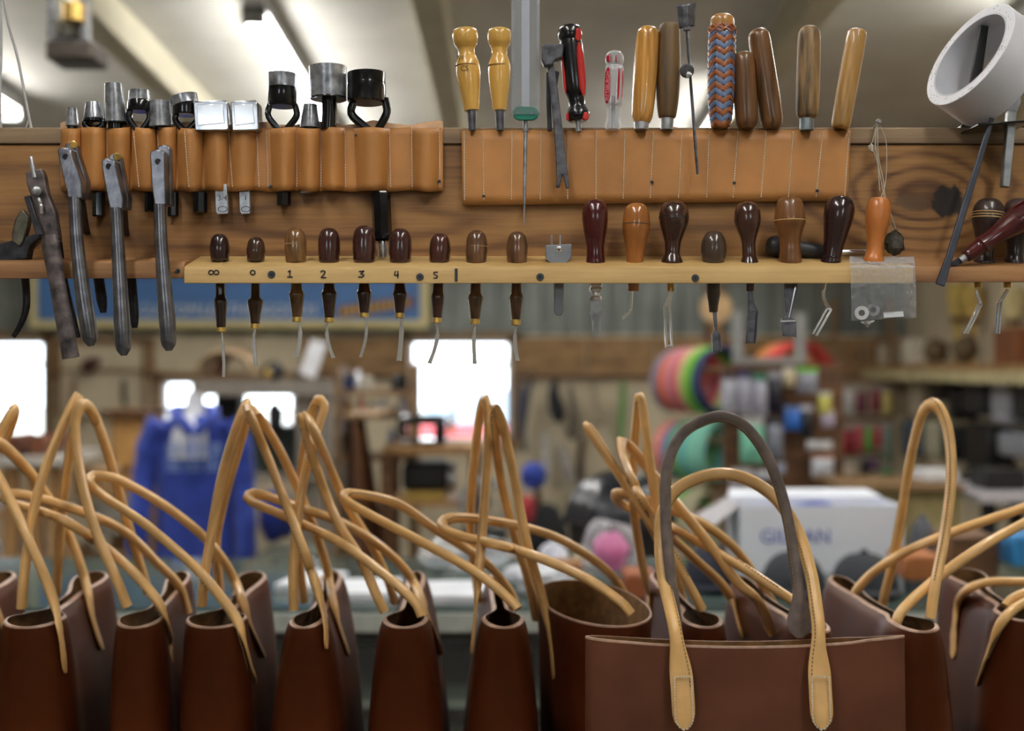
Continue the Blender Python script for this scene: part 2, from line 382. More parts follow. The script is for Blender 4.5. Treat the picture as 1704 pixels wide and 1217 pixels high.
# sign on the far wall
sd = 9.0
sg = thing('wall_sign', W(380, 545, sd), 'long blue sign with cream border hung high on far wall', 'sign')
build(MB().pbox(48, 404, 714, 546, sd, .03), 'border', mat('cream_paint', S(222, 208, 150), .6, var=.06, scale=6), sg, bevel=.02)
build(MB().pbox(62, 418, 700, 533, sd-.006, .01), 'panel', mat('sign_blue', S(72, 118, 178), .5, var=.06, scale=4), sg)
m_let = plain('sign_white', S(225, 225, 215)); m_gold = plain('sign_gold', S(206, 172, 88))
for tx, px in (('CUSTOM', 278), ('LEATHER', 385), ('GOODS', 480)):
    build(text_mb(tx, .115, on_plane(px, 517, sd-.012), shear=.2), 'lettering', m_let, sg)
build(MB().pp([(560, 510), (688, 492), (690, 512), (562, 530)], sd-.012, .005), 'ribbon', plain('sign_brown', S(110, 62, 40)), sg)
gb = MB()
for i in range(11): gb.pp([(568+i*10.4, 513-i*1.45), (574+i*10.4, 512-i*1.45), (574+i*10.4, 524-i*1.45), (568+i*10.4, 525-i*1.45)], sd-.016, .004)
build(gb, 'ribbon_lettering', m_gold, sg)

# hooded sweatshirt on a white mannequin
hd = 6.0
mn = thing('mannequin', W(322, 1108, hd), 'white mannequin neck and stand inside the blue sweatshirt', 'mannequin')
build(MB().turned((323, 655), (323, 760), [(0, 12), (.15, 14), (.3, 17), (.45, 27), (.6, 40), (1, 45)], hd+.06, 20), 'neck', m_white, mn)
build(MB().lathe(W(323, 740, hd+.06), Vector((W(323, 740, hd+.06).x, hd+.06, .03)), [(0, .018), (1, .018)], 10), 'pole', m_grey, mn)
build(MB().lathe((W(323, 740, hd).x, hd+.06, 0), (W(323, 740, hd).x, hd+.06, .04), [(0, .17), (.6, .16), (1, .03)], 24), 'base', m_grey, mn)
hb = mat('royal_blue_fleece', S(42, 66, 160), .9, var=.12, scale=14, bump=.4, bscale=40, sheen=.2)
ho = thing('hooded_sweatshirt', W(322, 948, hd), 'royal blue hooded sweatshirt with pale print on mannequin', 'sweatshirt')
rows = [(690, 300, 350, 30), (697, 276, 372, 42), (706, 262, 386, 52), (730, 256, 392, 62), (770, 258, 390, 66), (830, 260, 392, 68), (890, 258, 394, 70), (935, 256, 396, 70), (948, 262, 390, 66)]
bm_ = MB()
def torso(u, v):
    y = 690+v*258; l = interp([(r[0], r[1]) for r in rows], y); r_ = interp([(r[0], r[2]) for r in rows], y); dp = interp([(r[0], r[3]) for r in rows], y)
    a = u*2*math.pi; fold = 1+.05*math.sin(9*a+y*.03)
    return W((l+r_)/2, y, hd+.06)+Vector((math.cos(a)*(r_-l)/2*hd/F, -math.sin(a)*dp*.9*hd/F*.6*fold, 0))
bm_.grid(torso, 49, 24)
bd = build(bm_, 'body', hb, ho)
for pts in ([(268, 704), (250, 740), (240, 800), (232, 860), (228, 932)], [(380, 702), (398, 740), (405, 800), (408, 860), (410, 940)]):
    P = cr([W(x, y, hd+.03-(.06 if y > 800 else 0)) for x, y in pts], 22)
    build(MB().tube(P, lambda t: (.068-.018*t)*(1+.06*math.sin(t*37)), 16), 'sleeve', hb, ho)
def hood(sx): return cr([W(323+sx*4, 722, hd-.13), W(323+sx*16, 706, hd-.12), W(323+sx*32, 690, hd-.05), W(323+sx*30, 682, hd+.06), W(323, 684, hd+.16)], 16)
build(MB().tube(hood(-1), .028, 10).tube(hood(1), .028, 10), 'hood', hb, ho)
pr = MB()
for cx_, w in ((288, 24), (321, 28), (354, 26)):
    for y0, y1 in ((738, 742), (746, 750), (754, 758)): pr.pbox(cx_-w/2, y0, cx_+w/2, y1, hd-.152, .006)
    pr.pbox(cx_-w/2, 738, cx_-w/2+5, 758, hd-.152, .006).pbox(cx_+w/2-6, 742, cx_+w/2-1, 758, hd-.152, .006)
    for y0 in (764, 772, 780):
        for q in range(4): pr.pbox(cx_-w/2+q*w/4, y0, cx_-w/2+q*w/4+4.6, y0+4, hd-.156, .006)
build(pr, 'chest_print', plain('print_pale_blue', S(134, 160, 216)), bd)
build(MB().tube(cr([W(317, 724, hd-.15), W(316, 750, hd-.165), W(317, 775, hd-.165)], 8), .004, 6).tube(cr([W(330, 724, hd-.15), W(331, 750, hd-.165), W(330, 772, hd-.165)], 8), .004, 6), 'drawstring', hb, ho)

# glass display counter across the shop
cd0, cd1, ct = 3.0, 3.78, CZ-.605
dc = thing('display_counter', (0, 3.4, 0), 'long glass display counter seen behind the row of bags', 'counter')
build(MB().box((.1, (cd0+cd1)/2, ct-.006), (4.4, cd1-cd0, .012)), 'glass_top', mat('green_glass_top', S(74, 88, 84), .08, var=.05, scale=5, spec=.6), dc)
m_rail = mat('pale_rail', S(206, 214, 208), .3, .3, var=.06)
build(MB().box((.1, cd0, ct-.035), (4.4, .03, .045)), 'front_rail', m_rail, dc)
for z, mm in ((.62, m_rail), (.38, m_rail)): build(MB().box((.1, 3.42, z), (4.36, .6, .02)), 'shelf', mm, dc)
build(MB().box((.1, cd0+.006, .55), (4.36, .005, .56)), 'glass_front', m_case, dc)
build(MB().box((.1, cd1-.02, .5), (4.36, .03, .72)), 'back_panel', m_brn, dc)
build(MB().box((.1, 3.4, .14), (4.36, .72, .28)), 'plinth', m_tan, dc)
for x in (-2.05, -.95, .1, 1.2, 2.25): build(MB().box((x, cd0+.01, .55), (.02, .02, .58)), 'post', m_rail, dc)
cc = [('ochre', (176, 140, 60)), ('cream', (196, 186, 156)), ('slate grey', (110, 114, 120)), ('chestnut', (96, 66, 40)), ('black', (34, 34, 36)), ('rust', (140, 80, 46)), ('olive', (96, 100, 60)), ('sky grey', (150, 160, 166)), ('mustard', (190, 150, 40)), ('ivory', (214, 206, 184)), ('navy', (40, 50, 84)), ('maroon', (96, 34, 36)), ('khaki', (150, 138, 96)), ('pale green', (150, 176, 150))]
for i, (nm, c) in enumerate(cc):
    up = i % 2 == 0; x = (-1.5+i*.15) if up else (-1.45+i*.15); h = .07+.05*((i*7) % 5)/4
    build(MB().box((x, 3.3, (.632 if up else .392)+h/2), (.13, .13, h)), 'small_carton', colm(nm.replace(' ', '_'), c), None, 'small %s box on the %s shelf inside the glass counter' % (nm, 'upper' if up else 'lower'), 'box', 'boxes in the glass counter', bevel=.006)

def cap(x0, y0, x1, y1, d, c, label, face=0):
    w = (x1-x0)/2*d/F; base = Vector(((x0+x1)/2*d/F-CX*d/F, d, ct)); h = W(0, y0, d).z-ct
    m = colm('cap_'+label[:14], c, .75)
    t = thing('baseball_cap', base, label, 'cap', 'caps on the glass counter')
    def dome(u, v):
        a = u*2*math.pi; e = v*math.pi/2; r = math.cos(e)**.8
        return base+Vector((math.cos(a)*w*r, math.sin(a)*w*1.1*r, h*math.sin(e)))
    build(MB().grid(dome, 33, 10), 'crown', m, t)
    build(MB().lathe(base+Vector((0, 0, h-.002)), base+Vector((0, 0, h+.012)), [(0, .012), (.6, .01), (1, 0)], 10), 'top_button', m, t)
    def brim(u, v):
        a = math.pi+u*math.pi+face; r = w*(1+.5*v*math.sin(u*math.pi)**.6)
        return base+Vector((math.cos(a)*w*.98, math.sin(a)*r*1.1, .016-.012*v*abs(math.cos(u*math.pi))))
    build(MB().grid(brim, 21, 5), 'brim', m, t, solid=.004)
cap(1266, 918, 1374, 975, 3.22, (36, 40, 48), 'charcoal cap in front of white carton, left one')
cap(1382, 920, 1494, 975, 3.22, (34, 38, 46), 'charcoal cap in front of white carton, right one')
cap(1136, 904, 1228, 970, 3.28, (24, 30, 48), 'navy cap left of the two charcoal caps')
cap(1508, 862, 1562, 950, 3.5, (84, 86, 94), 'grey cap peeking out right of white carton')
cap(893, 903, 948, 940, 3.68, (214, 216, 230), 'white cap on the counter behind open bag')
cap(950, 914, 990, 945, 3.64, (196, 190, 160), 'cream cap beside the white cap')

# white shipping carton
bx = thing('shipping_carton', W(1365, 965, 3.5), 'white shipping carton with blue print on the counter', 'carton')
bw = mat('white_card', S(236, 241, 252), .7, var=.03, scale=4)
z0, z1 = ct, W(0, 842, 3.5).z; xa, xb = W(1232, 0, 3.5).x, W(1502, 0, 3.5).x
cb = MB().box(((xa+xb)/2, 3.5, (z0+z1)/2), (xb-xa, .006, z1-z0)).box((xa, 3.6, (z0+z1)/2), (.006, .2, z1-z0)).box((xb, 3.6, (z0+z1)/2), (.006, .2, z1-z0)).box(((xa+xb)/2, 3.7, (z0+z1)/2), (xb-xa, .006, z1-z0)).box(((xa+xb)/2, 3.6, z0+.003), (xb-xa, .2, .006))
build(cb, 'carton_body', bw, bx)
build(MB().prism([(xa-.002, 3.5, z1), (xa-.002, 3.7, z1), (xa-.13, 3.68, z1-.07), (xa-.13, 3.47, z1-.1)], (0, 0, .005)), 'flap', mat('inside_card', S(186, 184, 188), .8, var=.05), bx)
build(MB().prism([(xa, 3.7, z1), (xb, 3.7, z1), (xb-.02, 3.8, z1+.015), (xa+.02, 3.8, z1+.015)], (0, 0, .005)), 'flap', bw, bx)
build(text_mb('GILDAN', .056, on_plane(1324, 894, 3.492)), 'lettering', plain('print_blue', S(62, 84, 180)), bx)
fb = MB()
def lump(c, rx, ry, rz, seed=0, amp=.25, nu=18, nv=10):
    m = MB(); c = Vector(c)
    def fn(u, v):
        a = u*2*math.pi; e = (v-.5)*math.pi; n = Vector((math.cos(a)*math.cos(e), math.sin(a)*math.cos(e), math.sin(e)))
        k = 1+amp*noise.noise(n*1.7+Vector((seed, seed*.7, 0)))
        return c+Vector((n.x*rx*k, n.y*ry*k, n.z*rz*k))
    return m.grid(fn, nu, nv)
build(lump(W(1350, 838, 3.6)-Vector((0, 0, .055)), .12, .08, .06, 3), 'folded_shirt', hb, None, 'blue folded shirt showing over rim of white carton', 'shirt')

# loose things on the counter
m_pl = clear('loose_plastic', (.95, .96, .98, 1), .13, .12, 1.0, 25)
for (x0, x1, dd, lab, a) in ((560, 668, 3.18, 'white paper sheet lying flat on counter left of the bag gap', .1), (480, 560, 3.3, 'white paper sheet beside the sweatshirt on the counter', -.2), (708, 838, 3.15, 'white paper sheet under clear plastic on the counter', .05)):
    c = W((x0+x1)/2, 0, dd); w = (x1-x0)*dd/F
    R = Matrix.Rotation(a, 3, 'Z')
    build(MB().box((c.x, dd, ct+.012), (w, .22, .022), R), 'paper_stack', plain('paper', S(228, 232, 240), .6), None, lab, 'paper', 'papers on the counter', bevel=.002)
build(lump((W(775, 0, 3.3).x, 3.36, ct+.08), .12, .09, .045, 5, .5, 26, 14), 'plastic_bag', m_pl, None, 'crumpled clear plastic bag on the paper sheet on counter', 'bag')
build(lump((W(1017, 0, 3.3).x, 3.32, ct+.093), .05, .05, .056, 9, .3), 'pink_bundle', plain('hot_pink', S(232, 96, 170), .6), None, 'hot pink bundle wrapped in clear plastic on the counter', 'bundle')
build(lump((W(1018, 0, 3.28).x, 3.32, ct+.098), .08, .085, .084, 11, .25, 26, 14), 'plastic_wrap', m_pl, None, 'clear plastic wrap around the pink bundle', 'wrapping')
build(lump((W(905, 0, 3.15).x, 3.16, ct+.046), .09, .06, .04, 12, .5, 24, 12), 'tissue_paper', plain('tissue', S(216, 220, 228), .8), None, 'crumpled white tissue left of the open bag', 'tissue')
lb = plain('rust_leather', S(150, 82, 44), .5)
rbox('leather_box', lb, 1040, 955, 1092, 1000, 3.1, .12, 'rust brown leather box on counter by pink bundle', 'box')
rbox('leather_box', plain('saddle_leather', S(150, 104, 62), .5), 888, 938, 972, 962, 3.4, .1, 'flat tan leather box behind the open bag', 'box')
rbox('wooden_crate', m_brn, 1582, 893, 1664, 962, 3.22, .15, 'brown wooden crate on counter at right', 'crate')
rbox('wooden_crate', plain('orange_crate', S(164, 100, 52), .6), 1506, 926, 1572, 968, 3.2, .16, 'small orange brown crate beside the larger crate', 'crate')
rbox('blue_packet', plain('sky_blue', S(48, 130, 190), .5), 1688, 892, 1760, 945, 3.2, .12, 'bright blue packet at the right picture edge', 'packet')

# lariat ropes
def coil(px, py, r, d, c, turn, label, turns=4, th=.0125):
    cc_ = W(px, py, d); R = Matrix.Rotation(turn, 3, 'Z'); P = []; n = 30*turns
    ph = random.random()*6
    for i in range(n+1):
        a = i/30*2*math.pi; t = i/30
        rr = r*(1+.05*math.sin(t*5+ph)); P.append(cc_+R @ Vector((math.cos(a)*rr, (t-turns/2)*th*1.5, math.sin(a)*rr)))
    m = mat('rope_%d_%d_%d' % c, S(*c), .7, var=.1, scale=120)
    build(MB().tube(P, th, 7), 'lariat_rope', m, None, label, 'rope', 'coiled ropes on the rope rack')
rr = thing('rope_rack', (W(1200, 0, 6.9).x, 7.0, 0), 'wooden rack with pegs carrying the coiled ropes', 'rack')
build(MB().box((W(1195, 0, 7.2).x, 7.35, 1.0), (.1, .1, 2.0)), 'post', m_brn, rr)
build(MB().box(((W(1195, 0, 7.3).x+W(1350, 0, 7.3).x)/2, 7.35, zz(594, 7.3)), (W(1350, 0, 7.3).x-W(1195, 0, 7.3).x, .06, .06)), 'cross_arm', m_brn, rr)
build(MB().tube([W(1292, 596, 7.34), W(1345, 601, 6.5)], .02, 10), 'peg', m_tan, rr)
for y, x0, x1 in ((640, 1110, 1235), (757, 1105, 1260), (872, 1120, 1235)):
    build(MB().tube([W(x0, y-24, 7.4), W(x1, y-24, 6.2)], .02, 10), 'peg', m_tan, rr)
R1 = [((140, 130, 150), 'grey violet'), ((236, 112, 70), 'orange'), ((206, 140, 150), 'dusty pink'), ((216, 52, 92), 'crimson'), ((212, 200, 150), 'cream'), ((120, 200, 50), 'lime green'), ((50, 62, 110), 'navy')]
for i, (c, nm) in enumerate(R1): coil(1128+i*11.5, 633, .168, 7.0-i*.1, c, .6, '%s coiled rope on the top peg of the rope rack' % nm)
R2 = [((232, 150, 140), 'salmon pink'), ((70, 130, 180), 'blue'), ((130, 190, 120), 'sage green'), ((110, 190, 190), 'turquoise'), ((140, 214, 190), 'mint'), ((150, 220, 200), 'pale aqua')]
for i, (c, nm) in enumerate(R2): coil(1128+i*14, 749, .158, 7.0-i*.1, c, .6, '%s coiled rope on the middle peg of the rope rack' % nm)
R3 = [((70, 170, 160), 'teal'), ((110, 200, 80), 'bright green'), ((190, 190, 150), 'khaki'), ((206, 200, 168), 'ivory')]
for i, (c, nm) in enumerate(R3): coil(1135+i*14, 862, .155, 7.0-i*.1, c, .6, '%s coiled rope on the bottom peg of the rope rack' % nm)
R4 = [((236, 160, 50), 'amber'), ((240, 150, 120), 'peach'), ((226, 90, 76), 'coral red'), ((196, 60, 60), 'brick red')]
for i, (c, nm) in enumerate(R4): coil(1296+i*13, 640, .22, 6.95-i*.08, c, .45, '%s coiled rope hanging behind the grey bracket' % nm, turns=3, th=.011)
gbk = MB().pbox(1220, 518, 1237, 606, 6.05, .03).pbox(1324, 520, 1341, 606, 6.05, .03).pbox(1237, 595, 1324, 606, 6.05, .03)
build(gbk, 'metal_bracket', m_grey, None, 'grey U shaped metal bracket on top of product panel', 'bracket')
lp = thing('wooden_paddle', W(1192, 560, 7.27), 'pale round wooden paddle standing above the ropes', 'paddle')
build(MB().lathe(W(1192, 512, 7.27)-Vector((0, .01, 0)), W(1192, 512, 7.27)+Vector((0, .025, 0)), [(0, .095), (1, .095)], 28), 'blade', mat('pale_wood', S(206, 176, 132), .6), lp)
build(MB().pbox(1186, 535, 1198, 600, 7.268, .028), 'grip', m_tan, lp)

# product panel with hanging goods
pn = thing('product_panel', (W(1297, 0, 6.0).x, 6.0, 0), 'brown wooden product panel behind the white carton', 'panel')
build(MB().pbox(1204, 606, 1404, 834, 6.0, .025), 'board', m_brn, pn)
for x in (1214, 1392): build(MB().box((W(x, 0, 6.03).x, 6.05, .75), (.05, .05, 1.5)), 'leg', m_brn, pn)
build(MB().pbox(1200, 834, 1410, 848, 5.8, .3), 'shelf', m_brn, pn)
def pack(x0, y0, x1, y1, c, label, d=5.9, cat='packet', card=None, group='packets hung on the product panel'):
    w = (x1-x0)*d/F; h = (y1-y0)*d/F; cen = W((x0+x1)/2, (y0+y1)/2, d)
    t = thing('hanging_packet', W((x0+x1)/2, y1, d), label, cat, group)
    def front(u, v):
        b = math.sin(u*math.pi)*math.sin(v*math.pi); return cen+Vector(((u-.5)*w, -.012-.03*b**.6, (v-.6)*h*.8))
    def back(u, v):
        return cen+Vector(((u-.5)*w, .0, (v-.6)*h*.8))
    build(MB().grid(front, 8, 8).grid(back, 2, 2), 'pouch', colm('pk%d_%d_%d' % c, c, .45), t)
    k = card or (214, 214, 214)
    build(MB().box(cen+Vector((0, -.006, h*.41)), (w, .006, h*.18)), 'header_card', colm('card%d_%d_%d' % k, k, .5), t)
    build(MB().tube([cen+Vector((0, -.05, h*.46)), cen+Vector((0, .03, h*.46))], .003, 6), 'hook', m_steel, t)
PK = [(1200, 618, 1224, 690, (180, 182, 196), 'silver grey packet hung first in top row of product panel', (60, 40, 44)), (1226, 616, 1250, 692, (170, 172, 190), 'silver grey packet with navy card second in top row', (40, 44, 90)), (1252, 620, 1276, 694, (176, 178, 196), 'silver grey packet with green card third in top row', (40, 120, 90)), (1278, 618, 1302, 690, (22, 20, 40), 'near black packet fourth in top row of product panel', (160, 160, 170)),
      (1303, 612, 1322, 644, (220, 206, 170), 'small cream packet beside lime packet', None), (1326, 612, 1360, 656, (150, 154, 170), 'grey packet with lime green card top right of panel', (128, 214, 70)), (1232, 694, 1270, 772, (128, 206, 178), 'mint green packet on second row', (200, 200, 200)), (1276, 694, 1302, 764, (130, 134, 150), 'dull grey packet right of mint packet', (40, 40, 46)),
      (1305, 676, 1332, 718, (48, 110, 200), 'blue packet in the middle of product panel', (120, 150, 210)), (1332, 674, 1352, 730, (26, 28, 36), 'black packet beside the blue packet', (200, 200, 210)), (1362, 652, 1382, 690, (216, 214, 110), 'pale yellow packet on right of panel', None), (1366, 684, 1388, 712, (190, 180, 206), 'lilac packet under the yellow packet', None), (1342, 733, 1384, 750, (214, 216, 222), 'white packet at right of product panel', None), (1350, 755, 1386, 796, (206, 210, 220), 'white packet with brown picture low on panel', (180, 120, 90)), (1214, 780, 1252, 812, (196, 198, 210), 'pale packet low at left of panel', None), (1258, 782, 1292, 800, (190, 194, 204), 'small pale box at the foot of panel', None), (1290, 770, 1306, 790, (160, 170, 200), 'tiny pale blue packet under grey packet', None)]
for x0, y0, x1, y1, c, lab, kd in PK: pack(x0, y0, x1, y1, c, lab, card=kd)
P2 = [(1390, 640, 1402, 690, (26, 26, 28), 'thin black packet right of the product panel'), (1404, 640, 1420, 692, (206, 206, 206), 'white packet on far pegboard left of maroon ones'), (1424, 645, 1442, 690, (110, 40, 66), 'maroon packet on far pegboard, left one'), (1448, 640, 1466, 688, (130, 40, 62), 'maroon packet on far pegboard, right one'), (1468, 644, 1484, 690, (214, 196, 120), 'straw yellow packet beside maroon packet'), (1402, 706, 1422, 756, (150, 24, 44), 'deep red packet on second row of far pegboard'), (1424, 700, 1436, 752, (206, 70, 96), 'rose packet left of green packet'), (1437, 704, 1452, 752, (110, 180, 80), 'grass green packet between two rose packets'), (1453, 704, 1466, 746, (196, 56, 84), 'rose packet right of green packet'), (1402, 766, 1430, 806, (196, 180, 160), 'beige packet low on far pegboard'), (1432, 758, 1446, 790, (24, 20, 30), 'black packet low on far pegboard'), (1446, 760, 1462, 784, (110, 60, 110), 'purple packet low on far pegboard'), (1469, 700, 1484, 770, (120, 140, 130), 'grey green packet beside rose packet'), (1464, 774, 1486, 812, (60, 140, 80), 'dark green packet low on far pegboard')]
for x0, y0, x1, y1, c, lab in P2: pack(x0, y0, x1, y1, c, lab, d=8.6, group='packets on the far pegboard', card=(170, 160, 150))
rail = MB().box((W(1437, 0, 8.75).x, 8.75, zz(634, 8.75)), (.44, .03, .04)).box((W(1437, 0, 8.75).x, 8.75, zz(698, 8.75)), (.44, .03, .04)).box((W(1437, 0, 8.75).x, 8.75, zz(756, 8.75)), (.44, .03, .04)).box((W(1390, 0, 8.75).x, 8.79, 1.0), (.04, .04, 2.0)).box((W(1484, 0, 8.75).x, 8.79, 1.0), (.04, .04, 2.0))
build(rail, 'hanging_rail', m_trim, None, 'wooden rail stand carrying small packets by the far wall', 'rail')
# right wall: shelf, goods
def rd(px, X=2.9): return X*F/(px-CX)
sh = thing('wall_shelf', (2.84, 7.4, CZ-.06), 'long wooden shelf on the right wall', 'shelf')
build(MB().box((2.83, 6.9, CZ-.01), (.36, 4.4, .04)), 'board', m_tan, sh)
build(MB().box((2.66, 6.9, CZ-.05), (.02, 4.4, .1)), 'front_strip', mat('cream_strip', S(196, 184, 140), .6), sh)
for y in (5.6, 6.8, 8.0): build(MB().prism([(3.01, y, CZ-.03), (2.7, y, CZ-.03), (3.01, y, CZ-.3)], (0, .03, 0)), 'shelf_bracket', m_brn, sh)
for px, y0, y1, wd_, c, lab, cat in ((1476, 575, 608, .16, (216, 208, 190), 'white card standing on the wall shelf, narrower one', 'card'), (1520, 566, 608, .24, (222, 216, 198), 'white card standing on the wall shelf, wider one', 'card'), (1575, 560, 604, .25, (100, 82, 56), 'brown sack on wall shelf beside the white card', 'sack'), (1625, 552, 604, .26, (92, 76, 52), 'dark brown sack in the middle of wall shelf', 'sack'), (1700, 540, 600, .3, (120, 72, 36), 'rust brown box at the right end of wall shelf', 'box')):
    d = rd(px, 2.82); cen = W(px, (y0+y1)/2, d); h = (y1-y0)*d/F
    m = colm('sh%d' % px, c, .8)
    if cat == 'sack': build(lump(Vector((2.75, d, CZ+.012+h/2)), .07, wd_/2, h/2*.9, px*.1, .25), 'canvas_sack', m, None, lab, cat)
    else: build(MB().box((2.82, d, CZ+.01+h/2), (.1 if cat == 'card' else .2, wd_, h)), cat+('_sheet' if cat == 'card' else '_carton'), m, None, lab, cat, bevel=.01)
for i, (px, c, lab) in enumerate(((1560, (206, 180, 100), 'straw broom head'), (1585, (196, 166, 92), 'tilted straw broom head'), (1648, (206, 190, 140), 'pale straw sheaf'))):
    d = rd(px, 2.8); t = thing('straw_bundle', W(px, 560, d), lab+' leaning above the wall shelf', 'broom', 'straw bundles on the wall shelf')
    P = W(px, 470+i*4, d); P.x = 2.93; Q = Vector((2.93, d, CZ+.012)); build(MB().lathe(P, Q, [(0, .05), (.15, .07), (.4, .045), (.7, .02), (1, .02)], 12), 'straw', colm('straw%d' % i, c, .9), t)
    build(MB().lathe(P.lerp(Q, .42), P.lerp(Q, .5), [(0, .05), (1, .045)], 12), 'binding', m_brn, t)
RW = [(1512, 625, 1530, 690, (200, 190, 166), 'cream strap'), (1545, 620, 1572, 668, (22, 22, 24), 'black holster'), (1576, 640, 1592, 700, (26, 24, 24), 'long black strap'), (1598, 628, 1640, 690, (40, 42, 46), 'charcoal case'), (1648, 622, 1680, 706, (178, 180, 190), 'silver grey pouch'), (1684, 634, 1712, 700, (34, 36, 42), 'black pouch'), (1498, 700, 1512, 760, (90, 110, 130), 'blue grey packet'), (1536, 700, 1560, 760, (200, 196, 170), 'beige roll'), (1566, 708, 1590, 766, (24, 26, 24), 'black coil bag'), (1600, 706, 1650, 780, (20, 22, 22), 'large black pouch'), (1660, 720, 1704, 762, (160, 164, 174), 'pale grey bundle'), (1655, 790, 1690, 824, (160, 92, 40), 'orange brown tag'), (1596, 786, 1640, 816, (36, 34, 34), 'dark box'), (1690, 618, 1730, 627, (200, 96, 50), 'orange strip')]
for x0, y0, x1, y1, c, nm in RW:
    d = rd((x0+x1)/2, 2.86); a = W(x0, y0, d); b = W(x1, y1, d)
    build(MB().box((2.93, d, (a.z+b.z)/2), (.16, (b.x-a.x)*2.4, a.z-b.z)), 'hanging_good', colm('rw%d' % x0, c, .5), None, nm+' hung on the right pegboard wall below the shelf', 'pouch', 'goods on the right wall', bevel=.03)
# counters at right rear
rc = thing('rear_cabinet', (W(1500, 0, 5.4).x, 5.5, 0), 'khaki painted cabinet behind white carton', 'cabinet')
build(MB().pbox(1412, 815, 1600, 1000, 5.3, .4).box((W(1506, 0, 5.5).x, 5.5, .25), (.5, .4, .5)), 'body', mat('khaki_paint', S(150, 136, 92), .6), rc, bevel=.01)
build(MB().pbox(1405, 808, 1606, 817, 5.25, .5), 'cabinet_top', m_trim, rc)
for x in (1460, 1550): build(MB().pbox(x-36, 830, x+36, 990, 5.29, .02), 'door', mat('khaki_paint2', S(158, 144, 98), .6), rc, bevel=.006)
rt = thing('rear_table', (W(1665, 0, 5.6).x, 5.6, 0), 'pale topped work table by the right wall', 'table')
build(MB().pbox(1632, 826, 1790, 838, 5.2, .7), 'table_top', plain('pale_top', S(186, 184, 190), .5), rt)
for x, y in ((1645, 5.3), (1645, 5.8), (1770, 5.3), (1770, 5.8)): build(MB().box((W(x, 0, 5.3).x, y, .46), (.05, .05, .92)), 'leg', m_dark, rt)
rbox('tool_case', plain('black_case', S(24, 24, 26), .5), 1640, 782, 1710, 815.5, 5.45, .2, 'black tool case on the pale topped table', 'case')
rbox('white_carton', m_white, 1540, 784, 1596, 802.2, 5.4, .2, 'small white box on the khaki cabinet', 'box')

# far wall pegboard between window and ropes
def hang(name, pts, rad, c, label, cat='strap', d=9.05, n=10, sq=.5, rough=.7, hook=True):
    t = thing(name, W(*pts[-1], d), label, cat, 'things hung on the far pegboard')
    build(MB().tube(cr([W(x, y, d) for x, y in pts], 16), lambda q: interp(rad, q)*d/F, n, N=Vector((0, 1, 0)), sq=sq), 'body', colm(name+str(pts[0][0]), c, rough), t)
    p = W(*pts[0], d); build(MB().tube([p+Vector((0, (9.049 if pts[0][0] < 250 else DW-.012)-d, .02)), p+Vector((0, -.03, .02))], .006, 6), 'hook', m_steel, t)
hang('halter', [(924, 632), (922, 660), (928, 690), (922, 700)], [(0, 5), (.3, 9), (.6, 13), (.9, 12), (1, 6)], (22, 24, 32), 'black padded halter hung right of the far window', 'halter')
hang('leather_strap', [(884, 632), (876, 670), (870, 720), (874, 752)], [(0, 4), (.4, 6), (1, 4)], (52, 56, 70), 'slate blue strap beside the far window')
hang('leather_strap', [(869, 640), (866, 680), (868, 730)], [(0, 5), (.5, 7), (1, 3)], (70, 74, 90), 'grey blue strap at the edge of the far window', d=8.88)
hang('rope_bundle', [(948, 640), (956, 690), (955, 724), (946, 712)], [(0, 3), (.5, 7), (.8, 12), (1, 6)], (96, 88, 76), 'grey rope bundle right of black halter', 'rope')
hang('rope_bundle', [(986, 638), (994, 680), (1004, 700), (984, 702)], [(0, 3), (.5, 6), (1, 5)], (150, 138, 112), 'thin tan rope bundle near the ropes', 'rope')
hang('green_webbing', [(1037, 636), (1036, 690), (1032, 745)], [(0, 5), (.5, 6), (1, 5)], (96, 150, 80), 'green webbing strap left of the rope rack')
hang('leather_strap', [(968, 730), (966, 790), (970, 840)], [(0, 5), (.5, 7), (1, 6)], (70, 56, 44), 'brown strap low on far pegboard')
hang('metal_chain', [(906, 720), (910, 770), (908, 800)], [(0, 4), (.5, 6), (1, 7)], (190, 190, 190), 'silver chain bunch low on far pegboard', 'chain')
hang('metal_chain', [(932, 740), (944, 780), (950, 800)], [(0, 5), (.5, 10), (1, 9)], (160, 156, 150), 'dull metal bit bunch beside silver chain', 'bits')
hang('towel', [(943, 818), (943, 860), (944, 930)], [(0, 12), (.5, 15), (1, 14)], (170, 160, 130), 'beige towel hung below the far pegboard', 'towel', sq=.3)
bb = thing('wool_beanie', W(888, 815, 6.4), 'round blue beanie on top of the dark coat', 'cap')
build(lump(W(888, 792, 6.4), .07, .08, .075, 2, .1), 'crown', hb, bb); build(MB().pbox(872, 808, 890, 814, 6.3, .1), 'brim', hb, bb, bevel=.01)
ctt = thing('dark_coat', (W(900, 0, 6.4).x, 6.45, 0), 'dark coat on a stand beneath the blue cap', 'coat')
build(lump(W(905, 894, 6.45), .13, .12, .19, 6, .2), 'coat_body', m_dark, ctt)
build(MB().lathe((W(900, 0, 6.45).x, 6.45, 0), W(895, 817, 6.45), [(0, .2), (.02, .2), (.03, .02), (1, .02)], 14), 'stand', m_brn, ctt)
build(lump(W(876, 846, 6.2), .045, .05, .07, 4, .3), 'red_cloth', colm('redc', (190, 60, 70)), None, 'red cloth hanging beside the dark coat', 'cloth')
tb = thing('waste_bin', (W(1032, 0, 4.6).x, 4.6, 0), 'tall black bin with shiny black liner', 'bin')
xb_ = W(1032, 0, 4.6).x
build(MB().lathe((xb_, 4.6, 0), (xb_, 4.6, .96), [(0, .15), (1, .2)], 28), 'bin_body', m_black, tb)
